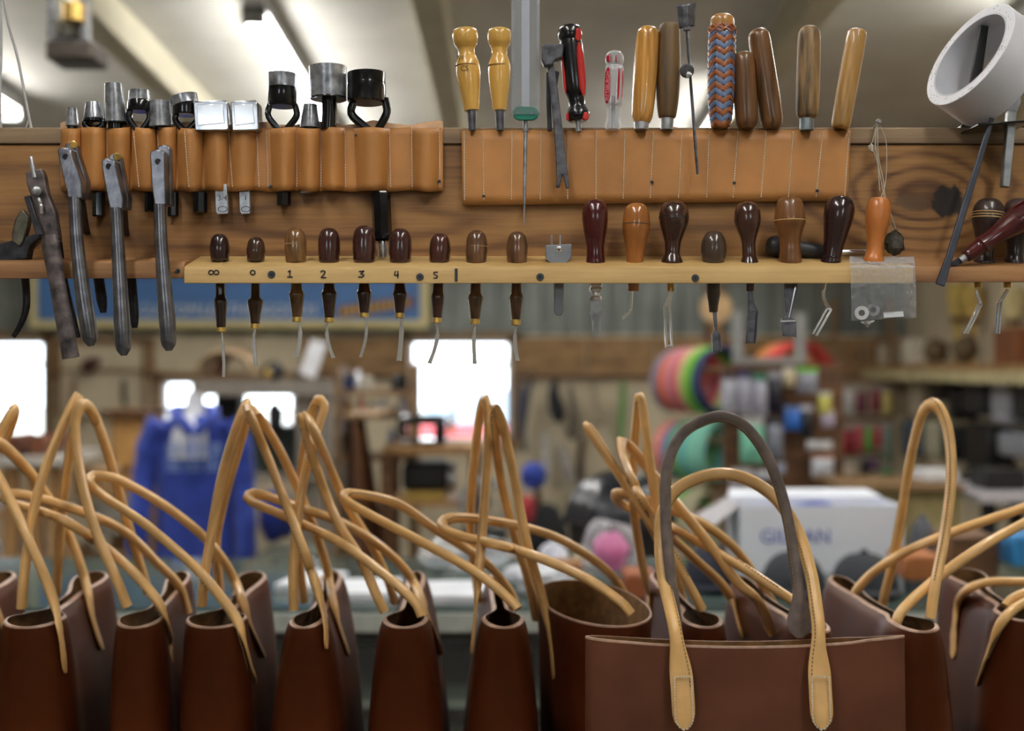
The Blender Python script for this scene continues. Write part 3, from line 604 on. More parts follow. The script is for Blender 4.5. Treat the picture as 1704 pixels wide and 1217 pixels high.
build(MB().grid(lambda u, v: Vector((xb_, 4.6, .9+.2*math.sin(v*math.pi/2)))+Vector((math.cos(u*6.2832), math.sin(u*6.2832), 0))*(.215*math.cos(v*math.pi/2*.96)+.012*math.sin(u*50)*(1-v)), 50, 9), 'liner', mat('liner_plastic', S(36, 38, 46), .25, var=.2, scale=30, bump=.8, bscale=60), tb)

# sewing corner in front of the middle window
st = thing('sewing_table', (W(700, 0, 5.6).x, 5.6, 0), 'wooden sewing table under the middle window', 'table')
build(MB().pbox(636, 744, 800, 756, 5.4, .46), 'table_top', m_tan, st)
for x, y in ((645, 5.45), (645, 5.82), (790, 5.45), (790, 5.82)): build(MB().box((W(x, 0, 5.5).x, y, .55), (.05, .05, 1.1)), 'leg', m_brn, st)
build(MB().pbox(640, 836, 790, 844, 5.45, .4), 'lower_shelf', m_tan, st)
sm_ = thing('sewing_machine', W(700, 744, 5.6), 'black sewing machine with pale hand wheel on sewing table', 'sewing machine')
build(MB().pbox(664, 733, 742, 741.2, 5.5, .2), 'bed', m_blk, sm_, bevel=.01)
build(MB().pbox(662, 690, 742, 708, 5.55, .1), 'arm', m_blk, sm_, bevel=.02)
build(MB().pbox(722, 700, 742, 740, 5.55, .1), 'column', m_blk, sm_, bevel=.02)
build(MB().pbox(660, 700, 676, 728, 5.55, .08), 'needle_head', m_blk, sm_, bevel=.015)
build(MB().lathe(W(745, 703, 5.6), W(757, 703, 5.6), [(0, .02), (.3, .055), (1, .055)], 20), 'hand_wheel', m_chrome, sm_)
ms = thing('motor', W(700, 836, 5.6), 'dark motor block on the lower shelf of sewing table', 'motor')
build(MB().pbox(668, 770, 745, 818, 5.5, .22), 'block', m_black, ms, bevel=.03); build(MB().lathe(W(745, 795, 5.6), W(758, 795, 5.6), [(0, .07), (1, .07)], 20), 'pulley', m_steel, ms)
build(MB().pbox(672, 818, 740, 833.5, 5.5, .2), 'foot', plain('ochre_paint', S(176, 148, 72)), ms)
fw = thing('spoked_wheel', W(806, 876, 5.3), 'grey spoked wheel leaning beside the sewing table', 'wheel')
wc = W(806, 836, 5.3); build(MB().tube([wc+Vector((math.cos(i/32*6.2832)*.098, 0, math.sin(i/32*6.2832)*.098)) for i in range(33)], .014, 8), 'rim', m_grey, fw)
build(MB().lathe(wc-Vector((0, .03, 0)), wc+Vector((0, .03, 0)), [(0, .025), (1, .025)], 14), 'hub', m_black, fw)
for i in range(6): build(MB().tube([wc, wc+Vector((math.cos(i*1.047)*.095, 0, math.sin(i*1.047)*.095))], .006, 6), 'spoke', m_grey, fw)
build(MB().box((wc.x, 5.28, .388), (.2, .2, .776)), 'wheel_stand', m_dark, None, 'dark stand below the spoked wheel', 'stand')
hide = mat('brown_hide', S(96, 62, 36), .55, var=.25, scale=8)
hl = thing('hanging_hide', W(622, 1000, 5.2), 'brown leather hide draped from a shelf post', 'hide')
build(MB().grid(lambda u, v: W(575+u*(30+50*v)+v*6, 696+v*300, 5.2)+Vector((0, .05*math.sin(u*9+v*2), 0)), 24, 16), 'hide', hide, hl, solid=.004)
build(MB().pbox(572, 690, 632, 698, 5.15, .78), 'hanging_bar', m_trim, hl)
su = thing('shelf_unit', (W(620, 0, 5.9).x, 6.0, 0), 'cluttered wooden shelf unit left of the middle window', 'shelf')
for y in (650, 690, 760): build(MB().pbox(556, y, 690, y+8, 5.9, .35), 'shelf_board', m_trim, su)
for x in (556, 682): build(MB().box((W(x+4, 0, 5.9).x, 6.07, .75), (.03, .34, 1.5)), 'upright', m_trim, su)
clut = [(572, 622, 588, 650, 'dark blue', (40, 52, 96)), (588, 614, 604, 650, 'silver', (206, 208, 214)), (606, 626, 622, 650, 'pale', (190, 186, 170)), (628, 664, 644, 690, 'white', (214, 218, 228)), (650, 622, 678, 650, 'black', (22, 24, 30)), (596, 660, 606, 690, 'red', (186, 50, 60)), (570, 664, 588, 690, 'tan', (176, 140, 96)), (612, 668, 624, 690, 'steel', (180, 184, 192)), (646, 676, 662, 690, 'silver blue', (170, 182, 206)), (666, 662, 678, 690, 'pale violet', (186, 184, 206)), (570, 716, 592, 760, 'olive', (96, 92, 60)), (644, 715, 660, 760, 'grey blue', (120, 136, 170)), (664, 712, 677, 760, 'dark red', (96, 34, 36))]
for x0, y0, x1, y1, nm, c in clut:
    me_ = 1 if nm in ('silver', 'steel', 'silver blue') else 0
    build(MB().lathe(Vector((W((x0+x1)/2, 0, 5.98).x, 5.98, zz(y1, 5.9)+.001)), Vector((W((x0+x1)/2, 0, 5.98).x, 5.98, zz(y0, 5.9))), [(0, (x1-x0)/2*5.9/F), (.75, (x1-x0)/2*5.9/F), (.85, (x1-x0)/3*5.9/F), (1, (x1-x0)/3*5.9/F)], 14), 'tin_can', mat('tin'+nm, S(*c), .25 if me_ else .5, me_, var=.1), None, '%s tin on the cluttered shelf unit left of the middle window' % nm, 'tin', 'tins on the shelf unit')
# centre-left shelf with saddle trees
cs = thing('storage_loft', (W(440, 0, 7.4).x, 7.5, 0), 'grey timber storage shelf above the blue sweatshirt', 'shelf')
build(MB().pbox(318, 634, 548, 659, 7.2, .6), 'shelf_board', mat('grey_timber', S(128, 120, 110), .7, var=.15), cs)
for x in (326, 508, 540): build(MB().box((W(x, 0, 7.3).x, 7.3, (CZ-.16)/2), (.09, .09, CZ-.16)), 'post', mat('grey_timber', S(128, 120, 110)), cs)
build(MB().pbox(326, 792, 545, 800, 7.2, .5), 'lower_board', mat('grey_timber', S(128, 120, 110)), cs)
rbox('black_cabinet', m_dark, 500, 662, 536, 786.5, 7.4, .3, 'dark cabinet under the storage shelf', 'cabinet')
rbox('black_crate', plain('dark_green', S(34, 46, 44)), 400, 712, 496, 784.5, 7.5, .25, 'dark green crate under the storage shelf', 'crate')
rbox('equipment_box', m_black, 357, 659, 398, 722, 7.5, .2, 'black equipment box between the small window panes', 'box')
build(lump(W(458, 697, 7.3), .05, .07, .1, 8, .3), 'canvas_bag', m_dark, None, 'dark bag hung before the small window', 'bag')
for q_, (x0, x1, y, c, nm) in enumerate(((335, 425, 594, (150, 128, 98), 'arched tan saddle tree'), (362, 424, 592, (120, 66, 40), 'red brown saddle leather'))):
    dq = 7.35+.3*q_; P = cr([W(x0, y+30, dq), W(x0+12, y+4, dq), W((x0+x1)/2, y-8, dq), W(x1-12, y+4, dq), W(x1, y+30, dq)], 18)
    build(MB().tube(P, (.13, .03), 12, N=Vector((0, 0, 1))), 'saddle_tree', colm(nm.replace(' ', '_'), c), None, nm+' on the storage shelf', 'saddle')
build(MB().ribbon([(530, 568), (510, 626)], 13, 7.3, .05), 'foam_board', m_white, None, 'white slab leaning on the storage shelf', 'board')
build(lump(W(455, 618, 7.4), .07, .07, .06, 1, .2), 'dark_helmet', m_black, None, 'black helmet on the storage shelf', 'helmet')
build(lump(W(446, 622, 7.24), .02, .02, .03, 1, .1), 'brass_bell', m_brass, None, 'small brass bell beside the black helmet', 'bell')
build(lump(W(462, 860, 6.3), .1, .1, .13, 14, .3), 'folded_clothes', colm('navyfold', (36, 54, 140)), None, 'dark blue folded clothes right of sweatshirt', 'clothes')
rbox('low_cabinet', plain('sage', S(110, 112, 98)), 425, 925, 520, 1100, 6.1, .4, 'grey green cabinet below the folded clothes', 'cabinet')
# left rear: wooden bench, cabinet, pegboard frame
wb = thing('wooden_workbench', (W(60, 0, 6.4).x, 6.5, 0), 'pale topped wooden workbench under the left window', 'workbench')
build(MB().pbox(-140, 762, 102, 776, 6.2, .7), 'bench_top', plain('pale_grey_top', S(190, 186, 178)), wb)
for x in (-60, 20, 60, 96): build(MB().box((W(x, 0, 6.3).x, 6.3, .49), (.07, .07, .98)), 'leg', m_tan, wb)
for y in (850, 925): build(MB().pbox(-140, y, 100, y+12, 6.3, .5), 'rail', m_tan, wb)
for x, c, nm in ((-10, (110, 60, 40), 'dark red'), (30, (130, 74, 44), 'rust'), (66, (90, 54, 38), 'brown'), (102, (116, 70, 46), 'chestnut')):
    build(MB().lathe(Vector((W(x-16, 0, 6.5).x, 6.3, zz(762, 6.2)+.051)), Vector((W(x-16, 0, 6.5).x, 6.8, zz(762, 6.2)+.051)), [(0, .05), (1, .05)], 16), 'leather_roll', mat('roll_'+nm, S(*c), .5), None, nm+' leather roll lying on the left workbench', 'leather roll', 'leather rolls')
tcb = thing('wooden_cabinet', (W(212, 0, 6.9).x, 7, 0), 'tan wooden cabinet left of the sweatshirt', 'cabinet')
build(MB().box((W(212, 0, 6.9).x, 7.1, (zz(690, 6.9))/2), (.2, .4, zz(690, 6.9))), 'body', m_tan, tcb, bevel=.01)
build(MB().box((W(212, 0, 6.9).x, 7.05, zz(686, 6.9)), (.25, .48, .03)), 'cabinet_top', m_brn, tcb)
for y in (760, 850): build(MB().pbox(190, y-60, 234, y+20, 6.88, .02), 'door', wood('pine_door', S(196, 150, 86), S(140, 100, 50), axis='z'), tcb, bevel=.004)
fr_ = thing('pegboard_frame', W(170, 690, 8.9), 'framed cream pegboard on far wall right of left window', 'pegboard')
build(MB().pbox(98, 572, 240, 690, 9.05, .15), 'board', m_peg, fr_)
for a in ((94, 568, 100, 694), (236, 568, 244, 694), (94, 566, 244, 573), (94, 615, 244, 620)): build(MB().pbox(*a, 9.02, .05), 'frame_bar', m_trim, fr_)
hang('work_glove', [(150, 596), (152, 606), (160, 612)], [(0, 8), (.5, 20), (1, 12)], (80, 46, 38), 'dark red glove pair hung on cream pegboard', 'glove', d=8.95)
hang('leather_strap', [(206, 632), (206, 655), (208, 676)], [(0, 4), (.5, 5), (1, 4)], (70, 58, 44), 'thin dark strap hung on cream pegboard', d=8.95)
hang('leather_strap', [(122, 632), (122, 660), (120, 684)], [(0, 5), (.5, 7), (1, 5)], (140, 112, 90), 'tan strap hung on cream pegboard', d=8.95)
for x, y, w, h, d, nm, c in ((150, 800, 60, 40, 6.6, 'tan', (170, 134, 92)), (172, 860, 48, 50, 6.6, 'grey', (140, 134, 122)), (150, 925, 80, 60, 6.6, 'brown', (120, 92, 60))):
    z = zz(y, d); build(MB().box((W(x, 0, d).x, d+.11, z/2+.0), (w*d/F, .2, z)) if nm == 'brown' else MB().pbox(x-w/2, y-h/2, x+w/2, y+h/2+8, d+.02, .25), 'storage_box', colm('sb'+nm, c), None, nm+' storage box stacked beside the wooden cabinet', 'box', bevel=.01)
# parked car outside the middle window
car = thing('parked_car', (W(810, 0, 14).x, 14.5, 0), 'parked car with red body seen through the middle window', 'car')
cx0 = W(800, 0, 14).x
def cab(u, v): return Vector((cx0+(u-.5)*(1.9-.7*v), 14.2+.9*(0.5-abs(u-.5))*.2, .78+.42*math.sin(v*math.pi/2)))
red = mat('car_red', S(190, 30, 40), .25, .1, coat=.6)
build(MB().box((cx0, 14.6, .55), (2.6, 1.5, .5)), 'car_body', red, car, bevel=.12)
build(MB().prism([(cx0-.8, 14.0, .8), (cx0+.8, 14.0, .8), (cx0+.5, 14.3, 1.22), (cx0-.5, 14.3, 1.22)], (0, 1.0, 0)), 'cabin', mat('car_glass', S(150, 170, 190), .1), car, bevel=.06)
for sx in (-.85, .85): build(MB().lathe((cx0+sx, 13.82, .3), (cx0+sx, 14.02, .3), [(0, .3), (1, .3)], 20), 'tyre', m_black, car)
# hanging machine under the roof, top left
hm = thing('hanging_winch', W(115, 95, 3.4), 'metal winch with dark block hanging from the roof top left', 'winch')
build(MB().pbox(74, 66, 154, 98, 3.4, .14), 'block', mat('dark_block', S(74, 66, 58), .6), hm, bevel=.01)
build(MB().lathe(W(115, 66, 3.46), W(115, -10, 3.46), [(0, .052), (.3, .06), (.5, .045), (1, .05)], 18), 'drum', mat('worn_silver', S(168, 164, 150), .35, .7, var=.3, scale=20), hm)
build(MB().lathe(W(122, 36, 3.39), W(122, 6, 3.39), [(0, .03), (1, .03)], 14), 'brass_drum', m_brass, hm)
for x in (88, 142): build(MB().box(W(x, 30, 3.42), (.022, .03, .13)), 'side_plate', m_steel, hm)
build(MB().lathe(W(115, -8, 3.46), Vector((W(115, 0, 3.46).x, 3.46, roof(3.46))), [(0, .012), (1, .012)], 8), 'hanger_rod', m_steel, hm)
# ---------------------------------------------------------------- tool beam with ledge
DB = 1.40                                            # distance of the beam face
m_beam = wood('beam_wood', S(160, 116, 66), S(84, 51, 23), .62, ring=40, knots=((.48, .085, .10, .05, 14), (-.22, .05, .2, .03, 5)), warp=1.0, spots=((.508, .082, .020, .019, S(30, 20, 14), 1), (.466, .080, .022, .010, S(92, 68, 44), .7), (-.585, .03, .05, .006, S(70, 42, 22), .6), (.1, .03, .09, .004, S(92, 56, 28), .5)))
m_cap = wood('beam_cap_wood', S(150, 126, 98), S(96, 74, 54), .75, ring=90, warp=.4)
m_ledge = wood('ledge_pine', S(206, 172, 112), S(166, 126, 70), .6, ring=45, warp=.5, bump=.1)
m_ledge2 = wood('ledge_old', S(168, 122, 76), S(112, 72, 40), .65, ring=70, warp=.4)
bz = lambda py, d=DB: CZ+(CY-py)*d/F
x_l, x_r = W(-60, 0, DB).x, W(1764, 0, DB).x
beam = thing('tool_beam', ((x_l+x_r)/2, DB, bz(452)), 'long wooden beam with a drilled ledge full of hand tools', 'tool rack')
def xbar(y0, y1, z0, z1, xa=x_l, xb=x_r): return MB().box(((xa+xb)/2, (y0+y1)/2, (z0+z1)/2), (xb-xa, y1-y0, z1-z0))
build(xbar(DB, DB+.038, bz(452), bz(241)), 'face_board', m_beam, beam, bevel=.001)
build(xbar(DB-.003, DB+.038, bz(240), bz(213)), 'cap_board', m_cap, beam, bevel=.0015)
def ledge(xa, xb, m, yt_b, yt_f, yb_f, df=1.33):
    a, b = W(xa, 0, 1.34).x, W(xb, 0, 1.34).x
    zb, zf, zl = bz(yt_b), bz(yt_f, df), bz(yb_f, df)
    pr = [(DB, zb), (df+.008, zf+.003), (df+.002, zf+.001), (df, zf-.004), (df, zl), (DB, zl+.016)]
    return build(MB().prism([(a, y, z) for y, z in pr], (b-a, 0, 0)), 'ledge_board', m, beam, bevel=.0008)
l1 = ledge(-60, 309, m_ledge2, 429, 437, 464, 1.335)
l2 = ledge(310, 1515, m_ledge, 426.5, 445, 472)
l3 = ledge(1516, 1764, m_ledge2, 428, 445, 470, 1.333)
m_ink = plain('pencil', S(46, 44, 46), .7)
DI = 1.3293
def strokes(lines, hw=1.0):
    mb = MB()
    for ln in lines:
        for a, b in zip(ln, ln[1:]): mb.ribbon([a, b], hw, DI, .0005)
    return mb
def ring(cx, cy, rx, ry, n=10): return [(cx+rx*math.cos(i/n*6.2832), cy+ry*math.sin(i/n*6.2832)) for i in range(n+1)]
for ln in ([ring(351, 453.5, 4, 3.6), ring(360, 453.5, 4, 3.6)], [ring(420.5, 453.5, 4, 3.6)], [[(479, 453), (483, 450), (482, 460)], [(478, 461), (487, 461)]],
           [[(533, 453), (537, 450), (541, 452), (540, 456), (534, 462), (543, 462)]], [[(597, 452), (606, 451), (600, 456), (606, 458), (603, 461), (596, 461)]],
           [[(658, 451), (656, 458), (664, 458)], [(662, 451), (662, 463)]], [[(729, 453), (722, 453), (722, 457), (728, 459), (727, 463), (721, 463)]]):
    build(strokes(ln), 'number_mark', m_ink, l2)
build(strokes([[(759, 447), (759, 469)]], 2.4), 'pencil_mark', m_ink, l2)
m_scr = mat('dark_screw', S(84, 88, 96), .35, .4)
def screw(px, py, parent, r=6.6, m=m_scr, d=1.3285):
    o = build(MB().lathe(W(px, py, d), W(px, py, d+.004), [(0, r*.9*d/F), (.3, r*d/F), (1, r*d/F)], 16), 'screw', m, parent)
    for a in (.7, .7+math.pi/2):
        c, s = math.cos(a)*3, math.sin(a)*3
        build(MB().ribbon([(px-c, py-s), (px+c, py+s)], .8, d-.0004, .0006), 'screw_slot', m_black, parent)
for px, py in ((452, 457), (699, 461), (899, 461), (1157, 463)): screw(px, py, l2)
screw(296, 451, l1, 4, d=1.3335); screw(1573, 456, l3, 5, d=1.3315)
# ---------------------------------------------------------------- leather tool rolls
m_lea = mat('veg_tan', S(182, 125, 66), .5, var=.1, scale=14, bump=.12, bscale=700)
m_lea_b = mat('veg_tan_rough', S(206, 164, 128), .85, var=.12, scale=30)
m_thr = plain('linen_thread', S(222, 212, 190), .8)
def stitch_row(pa, pb, parent, dfun, sp=4.2, hw=.7):
    mb = MB(); n = int(math.hypot(pb[0]-pa[0], pb[1]-pa[1])/sp)
    for i in range(n):
        t0, t1 = i/n, (i+.68)/n
        a = (pa[0]+(pb[0]-pa[0])*t0, pa[1]+(pb[1]-pa[1])*t0); b = (pa[0]+(pb[0]-pa[0])*t1, pa[1]+(pb[1]-pa[1])*t1)
        mb.ribbon([a, b], hw, dfun(*a)-.0009, .0009)
    build(mb, 'stitching', m_thr, parent)
PK_L = [(103, 135, 13), (135, 177, 15), (177, 218, 18), (218, 261, 14), (261, 294, 14), (294, 339, 15), (339, 381, 14), (381, 427, 14), (427, 443, 1), (443, 451, 1), (451, 494, 16), (494, 534, 15), (534, 574, 16), (574, 590, 1), (590, 648, 20), (648, 685, 2), (685, 731, 13), (731, 737, .5)]
def dl(px, py):
    for a, b, amp in PK_L:
        if a <= px <= b:
            q = (py-213)/105; sh = .10*q*(1 if b-a > 20 else 0); t = (px-a)/(b-a)
            lo, hi = sh, 1-sh; t = min(1, max(0, (t-lo)/(hi-lo)))
            return DB-.0045-amp*.001*math.sin(math.pi*t)**.75*(1-.12*q)
    return DB-.0045
rl = thing('leather_tool_roll', W(420, 317, DB-.004), 'tan leather tool roll with bulging pockets holding punches', 'tool roll')
build(MB().grid(lambda u, v: W(103+634*u, 318-105*v+1.2*math.sin(u*60), dl(103+634*u, 318-105*v)), 318, 10), 'pocket_panel', m_lea, rl, solid=.0025, ang=80)
build(MB().grid(lambda u, v: W(101+636*u, 317-(112+3*math.sin(u*40)+4*noise.noise(Vector((u*30, 0, 0))))*v, DB-.0015), 160, 3), 'back_panel', m_lea_b, rl, solid=.002)
for xa, xb in ((177, 182), (222, 231), (262, 268), (307, 314), (380, 387), (427, 431), (443, 446), (494, 494), (534, 534), (574, 575), (648, 650), (685, 686), (731, 732)):
    stitch_row((xa, 217), (xb, 312), rl, lambda x, y: min(dl(x, y), dl(x-1, y), dl(x+1, y))-.0012)
m_nail = mat('tack', S(96, 98, 100), .35, .8)
for x, y in ((593, 225), (731, 302), (450, 310)): build(MB().lathe(W(x, y, dl(x, y)-.004), W(x, y, dl(x, y)+.003), [(0, 0), (.1, .0018), (.4, .0022), (1, .001)], 12), 'tack', m_nail, rl)
def dr(px, py): return DB-.0048-.0012*math.sin(px*.07)**2
r2 = thing('leather_tool_roll', W(1090, 337, DB-.004), 'tan leather tool roll with flat stitched pockets holding handles', 'tool roll')
def rr_pt(u, v):
    xt, xb = 768+u*648, 770+u*639; yb = 342-8*u
    x = xb+(xt-xb)*v; y = yb+(217-yb)*v; return W(x, y, dr(x, y))
build(MB().grid(rr_pt, 200, 8), 'pocket_panel', m_lea, r2, solid=.0026, ang=80)
build(MB().grid(lambda u, v: W(772+640*u, 330-(114+3*math.sin(u*36)+4*noise.noise(Vector((u*34, 5, 0))))*v, DB-.0018), 160, 3), 'back_panel', m_lea_b, r2, solid=.002)
ST = [(772.5, 773), (804, 805), (852, 851), (900, 899), (945, 944.5), (992, 992), (1040, 1037), (1087, 1082), (1135, 1129), (1180, 1176), (1228, 1220), (1275, 1266.5), (1320, 1312), (1369.5, 1358), (1413, 1405.6)]
for a, b in ST: stitch_row((a, 219), (b, 336-6*(a-772)/640-2), r2, lambda x, y: dr(x, y)-.0014)
for x, y in ((805, 326), (1085, 303), (1222, 304), (1360, 317)): build(MB().lathe(W(x, y, dr(x, y)-.0045), W(x, y, dr(x, y)+.002), [(0, 0), (.1, .0016), (.4, .002), (1, .001)], 12), 'tack', m_nail, r2)

# ---------------------------------------------------------------- hole punches in the left roll
DP = 1.389
m_psil = mat('punch_steel', S(186, 190, 198), .24, .7, var=.3, scale=90, bump=.1, bscale=200)
def punch(label, x0, x1, yt, yh, stem, ybot, xt0=None, xt1=None, legs=None, bandy=None, d=DP, bot=None, tilt=0, head=None, handle=None, lw=5.5, ec=None):
    """cutting head x0..x1 from yt to yh, forked legs, shank down to ybot"""
    t = thing('hole_punch', W(sum(stem)/2, ybot, d), label, 'punch', 'punches in the left tool roll')
    c = (x0+x1)/2; xt0 = x0 if xt0 is None else xt0; xt1 = x1 if xt1 is None else xt1; ct_ = (xt0+xt1)/2
    R0, R1 = (x1-x0)/2, (xt1-xt0)/2
    yb = bandy or yh
    f = (yb-yt)/(yh-yt) if yh > yt else 1
    Rm = R1+(R0-R1)*f
    build(MB().turned((ct_+tilt, yt), (c, yb), [(.35, 0), (.3, R1*.8), (0, R1*.82), (0, R1), (.9, Rm*.99), (1, Rm)], d, 28, sm=False), 'cutting_tube', head or m_psil, t)
    if bandy: build(MB().turned((c, yb), (c, yh), [(0, Rm*.99), (.15, R0), (.9, R0), (1, R0*.9)], d, 28, sm=False), 'collar', m_blk, t)
    sc = sum(stem)/2
    lg = legs or [(c, yh)]
    for lx, ly in lg:
        mid = (lx+(lx-c)*.12, ly+(214-ly)*.45)
        w = lw if len(lg) > 1 else (stem[1]-stem[0])/2
        P = cr([W(lx, ly-2, d), W(*mid, d), W((ec or c)+(lx-c)*.3, 216, d)], 10)
        build(MB().tube(P, w*d/F, 10, sq=1), 'fork_leg', m_blk, t)
    hm_ = handle or m_blk
    hw = (stem[1]-stem[0])/2
    bx_ = bot if bot is not None else sc
    build(MB().turned((c, 212), (c, 300), [(0, 4), (1, 3)], d+.004, 8, sm=False), 'core', hm_, t)
    if ybot > 316: build(MB().turned((sc+(bx_-sc)*.5, 320), (bx_, ybot), [(0, hw*.9), (.05, hw), (.95, hw), (1, hw*.85)], min(d+.002, DB-.001-hw*d/F), 8, sm=False), 'shank', hm_, t, ang=20)
    return t
punch('smallest grey round punch at the left end of the roll', 109, 131, 180, 210, (112, 128), 300, 112, 128, d=1.391)
punch('small arched round punch second in the left roll', 139, 173, 171, 203, (153, 175), 361, 143, 166, legs=[(143, 203), (170, 203)], bandy=198)
punch('tall mottled steel tube punch third in the left roll', 174, 211, 140, 206, (182, 206), 310, 175, 203, bandy=204)
punch('arched punch with black band fourth in the left roll', 213, 251, 151, 186, (240, 256), 353, 215, 248, legs=[(217, 184), (247, 184)], bandy=167)
punch('stubby grey oval punch fifth in the left roll', 249, 287, 169, 212, (278, 297), 361, 249, 282, d=1.391)
punch('tilted black arched punch sixth in the left roll', 288, 330, 160, 192, (321, 345), 355, 286, 331, legs=[(294, 190), (326, 190)], bandy=174, tilt=-3)
for lab, a, b, sx0, sx1, num, tl in (('wide chrome strap end punch stamped three quarters', 321, 381, 358, 381, '3/4', 3), ('chrome strap end punch stamped one', 383, 431, 398, 418, '1', 0)):
    t = thing('strap_end_punch', W((sx0+sx1)/2, 356, DP), lab, 'punch', 'punches in the left tool roll')
    build(MB().pp([(a, 169), (b-6, 166), (b-2, 172), (b, 214), (b-3, 217), (a+3, 218)], DP-.014, .024), 'cutting_head', mat('bright_steel', S(196, 198, 204), .14, .92, var=.25, scale=50), t, bevel=.0025)
    build(MB().pp([(a+6, 174), (b-11, 172), (b-7, 205), (a+8, 209)], DP-.0146, .002), 'hollow_face', m_chrome, t, bevel=.0006)
    build(MB().pp([((a+b)/2-5, 214), ((a+b)/2+5, 214), (sx0+15, 312), (sx0+6, 312)], DP+.003, .004), 'tang', m_steel, t)
    s = build(MB().pp([(sx0-1, 306), (sx1-4, 306), (sx1-1, 352), (sx1-2, 356), (sx0+3, 357), (sx0, 352)], DP-.002, .007), 'shank', m_steel, t, bevel=.001)
    cx_ = (sx0+sx1)/2
    build(text_mb(num, .0085, on_plane(cx_+.5, 330, DP-.0024)), 'stamp_number', m_ink, s)
    build(strokes([]).add(MB().tube([W(x, y, DP-.0024) for x, y in ring(cx_+1, 348, 7.5, 4.5, 16)], .0004, 4).v, MB().tube([W(x, y, DP-.0024) for x, y in ring(cx_+1, 348, 7.5, 4.5, 16)], .0004, 4).f), 'stamp_mark', m_ink, s)
punch('black banded round punch with ring fork left of bright lamp', 446, 494, 123, 178, (460, 484), 343, 446, 494, legs=[(449, 176), (491, 176)], bandy=146, tilt=0)
punch('short bright cone punch between two larger punches', 499, 533, 174, 213, (499, 521), 322, 505, 528, d=1.391, handle=m_steel)
punch('largest steel cup punch on a black stem', 516, 577, 112, 166, (536, 562), 305, 514, 577, legs=[(548, 164)], tilt=0, bandy=163)
t = punch('big black round punch on two splayed legs with long black handle', 578, 642, 122, 172, (614, 646), 402, 578, 641, legs=[(588, 172), (640, 166)], bandy=140, head=m_blk, bot=637, d=1.387, lw=7, ec=620)
build(MB().turned((636, 400), (638, 431), [(0, 10), (.9, 10), (1, 9)], 1.389, 20, sm=False), 'chrome_tip', m_chrome, t)

# ---------------------------------------------------------------- handles in the right roll
DH = 1.388
w_yel = mat('yellow_lacquer', S(216, 168, 82), .25, var=.08, scale=40, stretch=(1, 1, .15), coat=.6)
w_amb = mat('amber_ash', S(202, 146, 72), .22, var=.2, scale=240, stretch=(1, 1, .04), coat=.6)
w_dul = mat('dull_brown', S(106, 80, 46), .5, var=.32, scale=90, stretch=(1, 1, .06))
w_wal = mat('worn_walnut', S(114, 76, 40), .34, var=.32, scale=90, stretch=(1, 1, .06), coat=.3)
w_old = mat('weathered_ash', S(140, 110, 70), .5, var=.45, scale=120, stretch=(1, 1, .12), bump=.3)
w_gol = mat('golden_oak', S(168, 126, 66), .38, var=.2, scale=130, stretch=(1, 1, .05), coat=.3)
G_R = 'handles in the right tool roll'
def handle_tool(name, label, top, bot, prof, m, fer=None, m_f=None, d=DH, cat='tool', sm=True, below=None):
    t = thing(name, W(*bot, d), label, cat, G_R)
    h = build(MB().turned(top, bot, prof, d, 28, 40, sm), 'handle', m, t)
    if fer:
        x0, y0, x1, y1, r0, r1 = fer
        build(MB().turned((x0, y0), (x1, y1), [(0, r0), (.05, r0), (.95, r1), (1, r1)], d, 20, sm=False), 'ferrule', m_f or m_steel, t)
    return t, h
pf = [(0, 0), (.01, 12), (.04, 20), (.1, 21.5), (.18, 20), (.27, 13.5), (.33, 14), (.42, 19), (.52, 20.5), (.65, 19), (.85, 15), (.99, 12.5), (1, 12)]
sx = .93
for lab, x0, x1, txt in (('yellow lacquered chisel handle with black letters at the left of right roll', 773, 785, True), ('plain yellow lacquered chisel handle second in right roll', 831, 831.5, False)):
    xm = (x0+x1)/2
    t, h = handle_tool('chisel', lab, (x0, 46), (x1, 184), [(a, b*(1 if txt else .93)) for a, b in pf], w_yel, (x1, 182, x1+1, 217, 8.2, 6.8), m_iron, cat='chisel')
    build(MB().turned((xm-1, 110), (xm-1, 111.5), [(0, 20.7*(1 if txt else .93)), (1, 20.7*(1 if txt else .93))], DH, 28, sm=False), 'ring_line', plain('burnt_line', S(120, 78, 36)), h)
    if txt:
        def wrap(px, py, r, u0):
            c = W(px, py, DH); rr_ = r*DH/F
            return lambda u, v, w=0: c+Vector((math.sin(u/rr_+u0/r)*rr_, -math.cos(u/rr_+u0/r)*rr_, v))
        build(text_mb('CS', .0085, wrap(779.3, 119, 21.2, -6)), 'lettering', m_ink, h)
        build(text_mb('W', .0075, wrap(777.8, 101, 20.3, -11)), 'lettering', m_ink, h)
# clear plastic sleeve with green end
t = thing('needle_file', W(872, 375, 1.386), 'slim file in a clear plastic sleeve with green end', 'file', G_R)
m_clr = clear('clear_acrylic', (.95, .96, .97, 1), .07, .08)
sl = MB()
for x in (853, 896): sl.pbox(x-2.5, -30, x+2.5, 185, 1.382, .008)
sl.pbox(851, -30, 898, 190, 1.3815, .0015).pbox(851, -30, 898, 190, 1.3905, .0015)
build(sl, 'clear_sleeve', m_clr, t)
build(MB().pbox(868, -30, 881, 186, 1.385, .003), 'inner_strip', plain('milky', S(206, 208, 216), .3), t)
build(MB().pp([(853, 188)]+[(863+10*math.cos(a), 189+12*math.sin(a)) for a in (math.pi*1.15, math.pi*1.35)]+[(863, 177), (887, 177), (894, 180), (897, 188), (894, 196), (887, 200), (863, 200), (856, 196)], 1.3835, .006), 'green_end', plain('teal_green', S(28, 130, 108), .35), t, bevel=.001)
for x in (862, 885): build(MB().lathe(W(x, 188, 1.3825), W(x, 188, 1.385), [(0, .0016), (1, .0016)], 10), 'rivet', m_steel, t)
